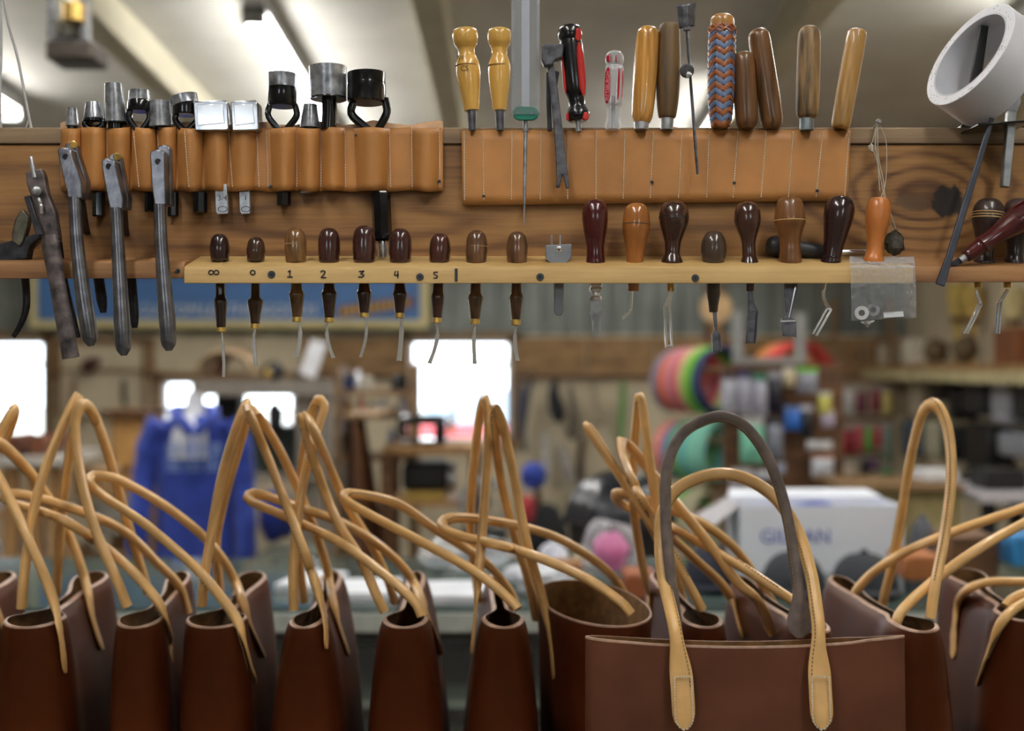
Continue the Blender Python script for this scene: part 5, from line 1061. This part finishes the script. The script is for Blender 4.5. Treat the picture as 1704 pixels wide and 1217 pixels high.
build(MB().ribbon([(1652, 196), (1632, 262), (1606, 345), (1580, 430), (1565, 475)], [3.6, 4.6, 5.6, 6, 7.6], 1.35, .004, dd=[1.348, 1.345, 1.34, 1.325, 1.3215]), 'file_bar', mat('slate_steel', S(70, 74, 84), .45, .6, var=.15), t, bevel=.001)
# dark handles at the right end
pd = [(0, 0), (.008, 10), (.04, 17), (.1, 22), (.2, 25.5), (.3, 26), (.42, 23), (.58, 17.5), (.75, 14), (.86, 14), (.93, 17), (.97, 18), (1, 17)]
for lab, x, xb, xs_, bl in (('dusty dark handle with grooved head behind the red awl', 1647, 1637, 1627, [(1625, 482), (1632, 506), (1620, 532), (1608, 556)]), ('dark handle cut off by the right picture edge', 1697, 1688, 1676, [(1678, 482), (1665, 503), (1663, 530), (1661, 556)])):
    t, h = turned_tool('creaser', lab, (x, 330), (xb, 442), pd, tw('dusty', (56, 40, 36), .15, .4, .32), d=1.366, rings=((.21, 25.9, ln_p), (.25, 26.2, ln_p), (.29, 26.3, ln_p)) if x < 1690 else (), cat='creaser', low=bl[-1])
    build(MB().turned((xs_, 466), (xs_, 479), [(0, 7), (1, 6.6)], 1.366, 16, sm=False), 'ferrule', m_brass, t)
    build(MB().ribbon(bl[:2], [2.4, 3.2], 1.366, .003).ribbon([(a-2.5, b) for a, b in bl[1:]], 1.3, 1.364, .004).ribbon([(a+2.5, b) for a, b in bl[1:]], 1.3, 1.364, .004), 'twin_blade', m_chrome, t, bevel=.0004)
t = thing('red_awl', W(1580, 442, 1.336), 'glossy dark red awl lying slanted on ledge at the right', 'awl')
build(MB().lathe(W(1606, 428, 1.335), W(1745, 330, 1.335), [(p.x, p.y*1.335/F) for p in cr([(0, 9, 0), (.02, 11, 0), (.12, 12.5, 0), (.18, 13, 0), (.2, 15.5, 0), (.23, 15.5, 0), (.26, 14.5, 0), (.4, 16, 0), (.6, 22, 0), (.75, 24, 0), (.9, 20, 0), (1, 0, 0)], 34)], 26), 'handle', tw('red', (74, 16, 18)), t)
build(MB().lathe(W(1606, 428, 1.335), W(1598, 434, 1.335), [(0, .0045), (1, .004)], 14), 'ferrule', m_steel, t)
build(MB().ribbon([(1602, 431), (1590, 438), (1578, 441)], [6, 5, .6], 1.334, .003), 'blade', m_iron2, t, bevel=.0005)

# ---------------------------------------------------------------- pliers hung over the ledge at left
DF = 1.316
m_pl1 = mat('plier_steel', S(124, 124, 130), .25, .75, var=.25, scale=60, bump=.08, bscale=300)
G_P = 'pliers hooked over the left end of the ledge'
def plier(label, head, hole, rivet, leg, r, leg2, r2_, db=1.43):
    t = thing('punch_pliers', W(*leg[-1], DF), label, 'pliers', G_P)
    hd_ = build(MB().pp(head, DF-.004, .016), 'jaw', m_pl1, t, bevel=.0014)
    cheek = [(x+(9 if x > hole[0] else 12), y-(8 if y < hole[1]+20 else 0)) for x, y in head]
    build(MB().pp(cheek, DF+.012, .014), 'rear_jaw', m_pl1, t, bevel=.0014)
    build(MB().lathe(W(*hole, DF-.0046), W(*hole, DF-.003), [(0, 5*DF/F), (1, 5*DF/F)], 18), 'hole', m_black, hd_)
    if rivet: build(MB().lathe(W(*rivet, DF+.004), W(*rivet, DF+.02), [(0, 5.5*DF/F), (.1, 6.6*DF/F), (1, 6.6*DF/F)], 18), 'brass_anvil', m_brass, t)
    P = cr([W(x, y, DF) for x, y in leg], 26)
    build(MB().tube(P, lambda q: interp(r, q)*DF/F, 16, N=Vector((0, 1, 0)), sq=.85), 'handle', m_pl1, t)
    P = cr([W(x, y, DF+.02+(db-DF-.02)*min(1, i/1.2)) for i, (x, y) in enumerate(leg2)], 22)
    build(MB().tube(P, lambda q: interp(r2_, q)*db/F, 12, N=Vector((0, 1, 0)), sq=.5), 'rear_handle', m_iron2, t)
tip = [(0, 10.5), (.15, 10.5), (.4, 11.5), (.75, 14), (.93, 13.5), (.98, 10), (1, 5)]
plier('steel punch pliers with brass anvil, left one of the bright three', [(95, 250), (100, 245), (117, 248), (119, 256), (122, 268), (135, 300), (137, 330), (113, 332), (106, 300), (99, 270)], (109, 261), (122, 241), [(124, 328), (128, 400), (137, 480), (147, 545), (152, 576)], tip, [(134, 330), (146, 400), (160, 440), (170, 505), (172, 521)], [(0, 8), (.5, 8), (.9, 9.5), (1, 5)])
plier('steel punch pliers with brass anvil, middle one of the bright three', [(168, 269), (173, 263), (190, 266), (192, 274), (198, 300), (205, 330), (204, 348), (183, 350), (177, 322), (171, 290)], (181, 277), (195, 261), [(193, 346), (196, 400), (200, 480), (204, 555), (206, 592)], tip, [(205, 345), (210, 400), (217, 450), (223, 530), (224, 546)], [(0, 8), (.5, 8), (.9, 9), (1, 5)])
plier('steel punch pliers, rightmost of the bright three', [(249, 256), (252, 250), (270, 249), (274, 256), (275, 300), (276, 341), (257, 343), (252, 310)], (263, 269), None, [(266, 340), (268, 400), (273, 470), (279, 545), (281, 584)], tip, [(268, 345), (270, 420), (272, 480), (271, 538)], [(0, 7), (.5, 7), (1, 4)])
# ratchet eyelet tool
t = thing('eyelet_pliers', W(118, 597, DF), 'rusty dark eyelet pliers with pointed nose at left', 'pliers', G_P)
m_rust = mat('rusted_iron', S(104, 94, 94), .4, .4, var=.4, scale=70, bump=.25, bscale=260)
build(MB().turned((51, 261), (58, 296), [(0, 2.6), (.1, 3.4), (.5, 4), (1, 5)], DF, 12, sm=False), 'nose_pin', m_steel, t)
build(MB().pp([(42, 286), (68, 280), (73, 292), (78, 320), (91, 352), (98, 398), (76, 400), (64, 362), (52, 330), (44, 306)], DF-.002, .012), 'jaw', m_rust, t, bevel=.0015)
build(MB().ribbon([(44, 326), (52, 352), (66, 392)], [5, 5, 6], DF-.008, .006), 'lever', m_iron2, t, bevel=.001)
build(MB().lathe(W(61, 318, DF-.012), W(61, 318, DF), [(0, .002), (.15, .0048), (1, .0055)], 16), 'pivot_bolt', m_steel, t)
build(MB().tube(cr([W(64, 330, DF-.006), W(68, 340, DF-.008), W(70, 355, DF-.006)], 10), .0022, 8), 'spring', m_chrome, t)
build(MB().tube(cr([W(82, 392, DF), (W(90, 440, DF)), W(104, 520, DF), W(118, 596, DF)], 24), lambda q: interp([(0, 13), (.1, 16), (.4, 13.5), (.8, 14.5), (1, 15)], q)*DF/F, 14, N=Vector((0, 1, 0)), sq=.6), 'handle', m_rust, t)
build(MB().tube(cr([W(98, 400, 1.36), W(108, 470, 1.43), W(122, 530, 1.43), W(131, 562, 1.43)], 18), lambda q: interp([(0, 6), (.8, 6), (1, 4)], q)*1.4/F, 10, N=Vector((0, 1, 0)), sq=.6), 'rear_handle', m_iron2, t)
# half hidden pincers at the left edge
t = thing('pincers', W(25, 560, 1.35), 'black pincers with curved handle at the left picture edge', 'pincers', G_P)
build(MB().pp([(36, 347), (49, 361), (46, 378), (38, 404), (32, 412), (20, 402), (19, 390), (24, 366)], 1.35, .01), 'jaw', mat('worn_edge', S(110, 106, 92), .4, .8, var=.3, scale=80), t, bevel=.0015)
build(MB().pp([(-40, 424), (0, 405), (26, 398), (46, 392), (64, 386), (68, 396), (50, 412), (46, 432), (0, 436), (-40, 444)], 1.352, .014), 'joint', m_iron2, t, bevel=.002)
build(MB().tube(cr([W(38, 430, 1.425), W(44, 490, 1.425), W(42, 520, 1.425), W(32, 545, 1.425), W(22, 561, 1.425)], 20), lambda q: interp([(0, 8), (.6, 6.5), (1, 4)], q)*1.4/F, 12, N=Vector((0, 1, 0)), sq=.7), 'handle', m_iron2, t)
# cords at the top left
for lab, pts in (('pale grey cord hanging at the top left, right one', [(4, -20), (14, 40), (28, 90), (38, 140), (45, 180), (52, 214)]), ('pale grey cord hanging at the left picture edge', [(0, -20), (2, 60), (1, 120), (0, 170), (1, 214)]), ('thin cream thread beside the right cord', [(40, 160), (45, 175), (47, 196), (43, 214)])):
    build(MB().tube(cr([W(x, y, 1.41) for x, y in pts], 24), .0006 if 'thread' in lab else .0016, 6), 'dangling_twine', plain('cord', S(186, 184, 184), .8), None, lab, 'cord', 'cords at the top left')
# ---------------------------------------------------------------- work table and leather tote bags
ZB = CZ-.332                                         # height of the bag mouths
HB = .335
wt_ = thing('work_table', (0, 1.75, 0), 'low work table carrying the row of leather totes', 'table')
build(MB().box((0, 1.74, ZB-HB-.022), (2.3, .86, .04)), 'table_top', m_brn, wt_, bevel=.003)
for x in (-1.08, 1.08):
    for y in (1.38, 2.1): build(MB().box((x, y, (ZB-HB-.04)/2), (.07, .07, ZB-HB-.042)), 'leg', m_brn, wt_)
def leather(name, c, rough, coat): return mat(name, S(*c), rough, var=.16, scale=9, bump=.06, bscale=500, coat=coat, spec=.3, tint=(1, .62, .42, 1))
m_bagl = leather('brown_bridle', (76, 33, 12), .44, 0)
m_bagf = leather('brown_bridle_matt', (98, 60, 44), .5, 0)
m_suede = mat('suede_inside', S(128, 92, 52), .95, var=.2, scale=60)
m_rim = mat('burnished_edge', S(176, 142, 122), .4, var=.15, scale=80)
m_strap = mat('natural_strap', S(230, 184, 118), .34, var=.07, scale=30, bump=.05, bscale=500, coat=.15)
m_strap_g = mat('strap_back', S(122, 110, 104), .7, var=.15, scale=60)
m_st2 = plain('strap_thread', S(150, 122, 84), .8)
def bag_body(label, near, far, wn, wf, pinch=.008, bot=.063, open_=False, m=None, pw=.5, npin=.34, fpin=.62, skew=0, name='tote_bag', dip=.008):
    """near, far: mouth ends (x, y) in metres; wn, wf: half widths of the rounded mouth ends"""
    A = Vector((near[0], near[1], 0)); B = Vector((far[0], far[1], 0)); ax = (B-A); Ln = ax.length; ax.normalize(); nr = Vector((ax.y, -ax.x, 0))   # nr points right
    t = thing(name, ((A.x+B.x)/2, (A.y+B.y)/2, ZB-HB), label, 'tote bag', 'leather totes in a row')
    def top(s):
        if open_:
            return wn*max(0, 1-abs(2*s-1)**2.4)**.5
        e0, e1 = .11, .9
        if s < e0: return wn*math.sqrt(max(0, 1-((e0-s)/e0)**2))
        if s > e1: return wf*math.sqrt(max(0, 1-((s-e1)/(1-e1))**2))
        if s < npin: q = (s-e0)/(npin-e0); return pinch+(wn-pinch)*(1-q*q*(3-2*q))
        if s > fpin: q = (s-fpin)/(e1-fpin); return pinch+(wf-pinch)*(q*q*(3-2*q))
        return pinch
    def bottom(s): return bot*max(0, 1-abs(2*s-1)**10)**.3
    def half(s, h):                                   # h: 0 mouth .. 1 bottom
        q = h**pw; return top(s)*(1-q)+bottom(s)*q
    NS = 44
    ss = [.5-.5*math.cos(math.pi*i/NS) for i in range(NS+1)]
    loop = [(s, 1) for s in ss]+[(s, -1) for s in ss[::-1][1:-1]]
    def pt(s, sg, h, inn=0):
        b = max(half(s, h)-inn, .0008); ex = (s-.5)*(1-2*inn/Ln)
        cen = A.lerp(B, .5)+ax*ex*Ln+nr*skew*(1-h)*math.sin(s*math.pi)
        p = cen+nr*sg*b; sag = .010*math.sin(s*math.pi)*(1-h) if not open_ else 0
        if not open_ and dip: sag += dip*max(0, 1-s/.13)**1.3*(1-h)
        return Vector((p.x, p.y, ZB-HB*h-sag))
    n = len(loop); hs = [0, .02, .05, .1, .16, .24, .34, .46, .6, .75, .9, 1]
    def shell(inn, hs_):
        mb = MB(); mb.v = [pt(s, sg, h, inn) for h in hs_ for s, sg in loop]
        for j in range(len(hs_)-1):
            for i in range(n): mb.f.append((j*n+i, j*n+(i+1) % n, (j+1)*n+(i+1) % n, (j+1)*n+i))
        return mb
    o = shell(0, hs); o.f.append(tuple(range((len(hs)-1)*n, len(hs)*n)))
    build(o, 'bag_body', m or m_bagl, t, ang=60)
    build(shell(.0022, hs[:-1]), 'lining', m_suede, t, ang=60)
    r = MB(); r.v = [pt(s, sg, 0, -.0002)+Vector((0, 0, .0004)) for s, sg in loop]+[pt(s, sg, 0, .0024)+Vector((0, 0, .0004)) for s, sg in loop]+[pt(s, sg, .006, -.0003) for s, sg in loop]
    for i in range(n):
        j = (i+1) % n; r.f += [(i, j, n+j, n+i), (i, j, 2*n+j, 2*n+i)]
    build(r, 'mouth_edge', m_rim, t, ang=60)
    def inside(p):
        q = p-A; q.z = 0; s = q.dot(ax)/Ln; h = (ZB-p.z)/HB
        if not 0 < s < 1 or not .02 < h < 1: return False
        return abs(q.dot(nr)-skew*(1-h)*math.sin(s*math.pi)) < half(s, h)
    HIT[t.name] = inside
    return t, pt
HIT = {}; LAID = []
def rest(bag, p):                                     # rest a tab point on the visible leather
    f = HIT[bag.name]; d = 1.42; was = False; best = None
    while d < 2.1:
        now = f(W(p[0], p[1], d))
        if now and not was and (best is None or abs(d-p[2]) < abs(best-p[2])): best = d
        was = now; d += .003
    return p if best is None or abs(best-p[2]) > .14 else (p[0], p[1], best-.006)
def strap(bag, pts, tabs=(True, True), m=None, w=.0096, th=.0066, flip=1, tabw=.0128, stitch=True, N=None, snap=True, tl=.06, lay=True):
    pts = list(pts)
    if False:
        for k, on in ((0, tabs[0]), (-1, tabs[1])):
            for j in range(3):
                i = j if k == 0 else len(pts)-1-j
                if on and W(*pts[i]).z < ZB-.022: pts[i] = rest(bag, pts[i])
    P = cr([W(*p) for p in pts], 90)
    if snap and (tabs[0] or tabs[1]):
        q = [[CX+p.x*F/p.y, CY-(p.z-CZ)*F/p.y, p.y, False] for p in P]
        for rev in (0, 1):
            if not tabs[rev]: continue
            idx = range(len(q)) if rev == 0 else range(len(q)-1, -1, -1)
            for i in list(idx)[:30]:
                if P[i].z > ZB-.006: break
                r = rest(bag, q[i][:3]); q[i][2] = r[2]; q[i][3] = True
        for _ in range(3): 
            d_ = [a[2] for a in q]
            for i in range(1, len(q)-1):
                if i < 34 and tabs[0] or i > len(q)-35 and tabs[1]: q[i][2] = min(d_[i], (d_[i-1]+d_[i]*2+d_[i+1])/4) if q[i][3] else (d_[i-1]+d_[i]*2+d_[i+1])/4
        P = [W(*a[:3]) for a in q]
    q = [[CX+p.x*F/p.y, CY-(p.z-CZ)*F/p.y, p.y] for p in P]; side = 0
    for it_ in range(16 if lay else 0):                             # pass crossing handles in front of or behind each other
        push = [0.0]*len(q)
        for i, a in enumerate(q):
            p = W(*a); need = 0
            for o in LAID:
                dv = p-o; gap = .0225-dv.length
                if gap > 0:
                    lat = math.hypot(dv.x, dv.z); want = math.sqrt(max(0, .0225**2-lat*lat))-abs(dv.y)
                    if want > abs(need): need = want*(side if side and it_ > 4 else (1 if dv.y > 0 else -1))
            push[i] = need
        if not any(push): break
        if it_ == 4: side = 1 if sum(push) > 0 else -1
        out = []
        for i in range(len(q)):
            best = 0
            for j in range(max(0, i-9), min(len(q), i+10)):
                v = push[j]*math.exp(-((i-j)/4.5)**2)
                if abs(v) > abs(best): best = v
            out.append(best)
        for i in range(len(q)): q[i][2] += out[i]*1.05
    P = [W(*a) for a in q]
    for a, b in zip(P, P[1:]): LAID.extend([a, a.lerp(b, .5)])
    if N is None:
        N = Vector((0, 0, 0))
        for a, b in zip(P, P[1:]+P[:1]): N += a.cross(b)
        N = N.normalized() if N.length > 1e-6 else Vector((1, 0, 0))
    if N.y > 0: N = -N
    L = [0]
    for a, b in zip(P, P[1:]): L.append(L[-1]+(b-a).length)
    T = L[-1]
    def sec(q):
        l = q*T; e = 1e9
        k = 0
        if tabs[0]: k = max(k, 1-min(1, max(0, (l-tl)/.05)))
        if tabs[1]: k = max(k, 1-min(1, max(0, (T-l-tl)/.05)))
        k = k*k*(3-2*k); ww = w+(tabw-w)*k; tt = th+(.0022-th)*k
        for on, dist in ((tabs[0], l), (tabs[1], T-l)):
            if on and dist < .022: ww *= .25+.75*math.sqrt(max(0, 1-(1-dist/.022)**2))
        return (ww, tt)
    h = build(MB().tube(P, sec, 14, N=N), 'handle', m or m_strap, bag, ang=70)
    if stitch:
        mb = MB(); step = .0046; l = .05; k = 0
        while l < T-.05:
            while k < len(L)-2 and L[k+1] < l: k += 1
            q = (l-L[k])/max(1e-6, L[k+1]-L[k]); p = P[k].lerp(P[k+1], q); tg = (P[k+1]-P[k]).normalized()
            nn = (N-tg*N.dot(tg)).normalized(); sd = tg.cross(nn)*flip; ww, tt = sec(l/T)
            c = p+sd*ww*.70+nn*tt*.76
            mb.box(c, (.0030, .0012, .0014), Matrix((tg, sd, nn)).transposed()); l += step
        build(mb, 'stitching', m_st2, h)
    return h
def nf(nx, fx, dn=1.56, df=1.94): return (zx(nx, dn), dn), (zx(fx, df), df)
# --- bags side-on, from left to right
b0, _ = bag_body('leather tote mostly cut off at the left picture edge', *nf(-122, 10), .034, .02)
strap(b0, [(-60, 1130, 1.62), (-80, 1010, 1.62), (-60, 850, 1.66), (-10, 740, 1.7), (24, 682, 1.72), (14, 720, 1.75), (-30, 800, 1.8), (-20, 950, 1.86), (10, 1060, 1.86)])
b1, _ = bag_body('leather tote at the left whose mouth meets the picture edge', *nf(43, 160), .037, .024)
strap(b1, [(36, 1012, 1.62), (40, 960, 1.62), (50, 885, 1.64), (66, 810, 1.66), (94, 732, 1.69), (124, 668, 1.72), (131, 662, 1.725), (128, 690, 1.73), (117, 750, 1.75), (103, 860, 1.79), (97, 940, 1.82), (94, 990, 1.84)], (False, False), flip=-1)
strap(b1, [(109, 1120, 1.60), (100, 1050, 1.60), (84, 985, 1.61), (48, 900, 1.63), (4, 806, 1.65), (-30, 745, 1.69), (-30, 725, 1.72), (10, 745, 1.74), (62, 802, 1.77), (110, 880, 1.8), (140, 960, 1.83), (155, 1030, 1.84), (171, 1080, 1.85)], flip=-1)
b2, _ = bag_body('leather tote second from left with tall looped handle', *nf(222, 302), .028, .016, skew=.004, bot=.046)
strap(b2, [(212, 1010, 1.62), (190, 955, 1.62), (158, 880, 1.64), (136, 800, 1.66), (125, 720, 1.69), (130, 684, 1.705), (143, 674, 1.72), (160, 698, 1.735), (186, 775, 1.76), (214, 875, 1.8), (236, 950, 1.83), (246, 985, 1.85)], (False, False), flip=-1)
strap(b2, [(286, 1102, 1.60), (278, 1040, 1.60), (262, 1000, 1.60), (200, 932, 1.62), (110, 868, 1.65), (22, 838, 1.68), (8, 828, 1.70), (28, 822, 1.715), (100, 840, 1.74), (200, 880, 1.77), (262, 938, 1.8), (298, 976, 1.83), (312, 1020, 1.84)], (True, False))
b3, _ = bag_body('leather tote third from left before the blue sweatshirt', *nf(351, 424), .0385, .021, bot=.054)
strap(b3, [(336, 1008, 1.62), (340, 965, 1.62), (350, 900, 1.64), (368, 800, 1.67), (394, 710, 1.7), (410, 674, 1.72), (412, 690, 1.73), (398, 745, 1.75), (374, 830, 1.78), (360, 905, 1.8), (366, 985, 1.83)], (False, False), flip=-1)
strap(b3, [(423, 1136, 1.59), (412, 1085, 1.59), (396, 1035, 1.595), (366, 992, 1.60), (320, 940, 1.62), (240, 872, 1.65), (172, 826, 1.68), (149, 803, 1.70), (160, 793, 1.712), (200, 800, 1.725), (280, 846, 1.75), (350, 905, 1.79), (390, 965, 1.82), (415, 1035, 1.835), (440, 1092, 1.84)])
b4, _ = bag_body('slim leather tote left of the first gap in the row', *nf(504, 553), .0205, .014, skew=.006)
strap(b4, [(489, 1015, 1.62), (488, 950, 1.62), (496, 860, 1.65), (512, 770, 1.68), (533, 700, 1.71), (540, 676, 1.72), (528, 668, 1.73), (515, 700, 1.745), (502, 780, 1.77), (495, 880, 1.8), (500, 950, 1.82), (506, 1000, 1.84)], (False, False), flip=-1)
strap(b4, [(543, 1080, 1.60), (541, 1035, 1.60), (526, 975, 1.61), (492, 880, 1.64), (455, 785, 1.67), (424, 710, 1.70), (414, 684, 1.715), (424, 686, 1.725), (460, 740, 1.745), (505, 835, 1.78), (540, 930, 1.82), (556, 1010, 1.84), (580, 1088, 1.85)])
b5, _ = bag_body('leather tote right of the first gap in the row', *nf(672, 694), .0275, .011)
strap(b5, [(640, 1018, 1.62), (624, 985, 1.62), (600, 930, 1.64), (560, 865, 1.66), (530, 790, 1.69), (508, 715, 1.715), (503, 694, 1.725), (514, 700, 1.735), (535, 745, 1.755), (572, 830, 1.78), (620, 910, 1.81), (645, 965, 1.835), (657, 1003, 1.85)], (False, False))
strap(b5, [(702, 1026, 1.585), (690, 1002, 1.59), (640, 957, 1.61), (560, 900, 1.64), (470, 858, 1.67), (420, 836, 1.695), (415, 827, 1.705), (430, 822, 1.715), (490, 842, 1.74), (572, 872, 1.77), (640, 915, 1.80), (684, 962, 1.82), (708, 1020, 1.835), (733, 1088, 1.845)], (False, True))
b6, _ = bag_body('leather tote in the middle before the bright window', *nf(839, 823), .0255, .006, bot=.06)
strap(b6, [(785, 1088, 1.60), (790, 1030, 1.60), (797, 950, 1.63), (806, 840, 1.67), (812, 740, 1.705), (811, 676, 1.72), (805, 668, 1.727), (797, 700, 1.74), (787, 790, 1.765), (783, 870, 1.79), (789, 940, 1.815), (797, 1000, 1.84)], (True, False), flip=1)
strap(b6, [(862, 1014, 1.585), (850, 1000, 1.59), (800, 958, 1.61), (720, 912, 1.64), (640, 870, 1.67), (585, 840, 1.695), (573, 828, 1.705), (590, 822, 1.715), (660, 838, 1.74), (730, 885, 1.77), (800, 930, 1.80), (840, 972, 1.825), (856, 1000, 1.84)], (False, False))
b7, _ = bag_body('wide open leather tote showing its suede inside', (zx(1035, 1.53), 1.53), (zx(942, 1.86), 1.86), .07, .06, open_=True, bot=.05, pw=.8)
strap(b7, [(922, 1130, 1.64), (915, 1060, 1.65), (902, 995, 1.65), (876, 900, 1.63), (852, 775, 1.67), (834, 700, 1.70), (825, 683, 1.715), (822, 700, 1.73), (834, 800, 1.76), (856, 890, 1.79), (880, 970, 1.82), (892, 1030, 1.84)], (True, False), flip=-1)
strap(b7, [(1050, 1022, 1.57), (1030, 1000, 1.575), (966, 958, 1.60), (868, 918, 1.63), (776, 895, 1.66), (742, 882, 1.685), (738, 870, 1.70), (755, 862, 1.71), (810, 866, 1.73), (880, 880, 1.76), (940, 902, 1.79), (1003, 944, 1.82), (1034, 980, 1.84), (1044, 1010, 1.845)], (False, False))
b9, _ = bag_body('leather tote half hidden behind the left of the facing bag', *nf(1178, 1094), .025, .014, bot=.055)
strap(b9, [(1120, 1040, 1.61), (1110, 960, 1.62), (1097, 870, 1.65), (1080, 760, 1.69), (1070, 680, 1.715), (1064, 662, 1.722), (1060, 690, 1.735), (1053, 775, 1.76), (1055, 850, 1.79), (1066, 925, 1.82), (1078, 990, 1.84), (1076, 1052, 1.85)], (False, True), flip=-1)
strap(b9, [(1168, 1014, 1.60), (1150, 980, 1.60), (1095, 884, 1.63), (1034, 795, 1.67), (990, 730, 1.705), (978, 712, 1.715), (988, 722, 1.73), (1030, 790, 1.76), (1080, 870, 1.79), (1120, 950, 1.82), (1138, 1005, 1.84)], (False, False), flip=-1)
b10, _ = bag_body('leather tote behind the middle of the facing bag', (zx(1366, 1.53), 1.53), (zx(1228, 1.9), 1.9), .02, .013, bot=.055)
strap(b10, [(1284, 1060, 1.60), (1264, 1002, 1.60), (1228, 970, 1.61), (1180, 905, 1.63), (1113, 822, 1.67), (1060, 756, 1.70), (1040, 736, 1.715), (1034, 742, 1.725), (1046, 786, 1.74), (1085, 860, 1.77), (1150, 925, 1.80), (1210, 985, 1.83), (1235, 1060, 1.84)], (True, True), flip=-1)
strap(b10, [(1345, 1020, 1.555), (1322, 1002, 1.56), (1220, 935, 1.59), (1116, 877, 1.62), (1052, 848, 1.65), (1026, 832, 1.67), (1030, 822, 1.68), (1060, 828, 1.69), (1150, 862, 1.72), (1215, 905, 1.76), (1262, 965, 1.8), (1290, 1010, 1.83)], (False, False), flip=-1)
b11, _ = bag_body('leather tote with tall arched handle right of facing bag', (zx(1540, 1.535), 1.535), (zx(1390, 1.9), 1.9), .027, .016)
strap(b11, [(1548, 1030, 1.58), (1556, 975, 1.59), (1572, 890, 1.62), (1583, 790, 1.65), (1576, 710, 1.69), (1556, 674, 1.715), (1534, 690, 1.735), (1514, 770, 1.765), (1498, 870, 1.79), (1482, 950, 1.82), (1469, 1005, 1.84)], (False, False), w=.0098)
strap(b11, [(1488, 1056, 1.585), (1500, 1018, 1.585), (1560, 962, 1.6), (1640, 906, 1.63), (1720, 862, 1.66), (1790, 822, 1.69), (1800, 812, 1.705), (1770, 822, 1.72), (1690, 850, 1.75), (1590, 884, 1.78), (1500, 922, 1.8), (1440, 965, 1.81), (1412, 1010, 1.815), (1402, 1060, 1.815)], (False, False), tabw=.011, flip=-1)
b12, _ = bag_body('leather tote at the right whose mouth is cut by picture edge', (zx(1712, 1.6), 1.6), (zx(1598, 1.97), 1.97), .03, .03)
strap(b12, [(1586, 1096, 1.78), (1588, 1040, 1.78), (1600, 992, 1.79), (1640, 970, 1.8), (1720, 968, 1.8), (1800, 960, 1.78), (1800, 970, 1.72), (1740, 990, 1.66), (1690, 1012, 1.64), (1655, 1055, 1.63), (1626, 1140, 1.63)], (True, True), tabw=.011)
strap(b12, [(1672, 1010, 1.66), (1690, 994, 1.66), (1740, 976, 1.66), (1800, 960, 1.68), (1830, 950, 1.7), (1800, 940, 1.74), (1770, 960, 1.8), (1760, 1000, 1.84)], (False, False))
# --- bag facing the viewer
yb8 = 1.472
b8, _ = bag_body('matt brown leather tote facing the viewer with stitched handle tabs', (zx(974, yb8), yb8), (zx(1507, yb8), yb8+.005), .012, .006, pinch=.014, bot=.05, m=m_bagf, pw=.9, npin=.2, fpin=.8, dip=0)
hp = [(1139, 1214, 1.428), (1135, 1140, 1.436), (1128, 1080, 1.446), (1122, 1040, 1.456), (1104, 960, 1.50), (1099, 900, 1.525), (1104, 850, 1.535), (1130, 812, 1.55), (1180, 791, 1.56), (1230, 793, 1.56), (1285, 824, 1.55), (1325, 880, 1.53), (1348, 950, 1.495), (1358, 1010, 1.470), (1362, 1045, 1.457), (1362, 1085, 1.447), (1365, 1145, 1.437), (1369, 1214, 1.428)]
h8 = strap(b8, hp, w=.0082, th=.0074, tabw=.0138, flip=1, N=Vector((0, -1, 0)), snap=False)
for cx_, a in ((1138, .03), (1367, .03)):
    tbm = MB(); k = 0
    out = [(-14, -85), (14, -85), (15, -20), (13, -8), (7, 0), (0, 4), (-7, 0), (-13, -8), (-15, -20), (-14, -85)]
    for (x0, y0), (x1, y1) in zip(out, out[1:]):
        n = max(1, int(math.hypot(x1-x0, y1-y0)/4.6))
        for i in range(n):
            p = [(x0+(x1-x0)*f, y0+(y1-y0)*f) for f in (i/n, (i+.62)/n)]
            q = [(cx_+x+(y+40)*a, 1212+y) for x, y in p]
            ds_ = [1.4355-.0075*(y+85)/85-.0035 for x, y in p]
            tbm.ribbon(q, 1.25, 0, .0015, dd=ds_)
    build(tbm, 'tab_stitching', m_thr, h8)
rp8 = [(1126, 1040, 1.496), (1117, 965, 1.490), (1108, 870, 1.490), (1110, 780, 1.495), (1132, 726, 1.503), (1170, 700, 1.503), (1206, 694, 1.503), (1246, 716, 1.503), (1284, 776, 1.503), (1310, 860, 1.502), (1324, 950, 1.50), (1330, 1000, 1.498), (1331, 1062, 1.496)]
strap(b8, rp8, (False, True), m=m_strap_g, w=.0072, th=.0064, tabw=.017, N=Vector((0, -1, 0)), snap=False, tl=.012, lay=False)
# small steel rod with a ball end in front of the bags
t = thing('ball_stylus', (zx(867, 1.44), 1.44, ZB-HB), 'small steel ball ended rod at the bottom picture edge', 'stylus')
xx = zx(867, 1.44)
build(MB().lathe((xx, 1.44, ZB-HB+.001), (xx, 1.44, CZ-.4375), [(0, .012), (.02, .012), (.05, .003), (.93, .003), (.95, .0042), (.98, .004), (1, 0)], 14), 'rod', m_chrome, t)
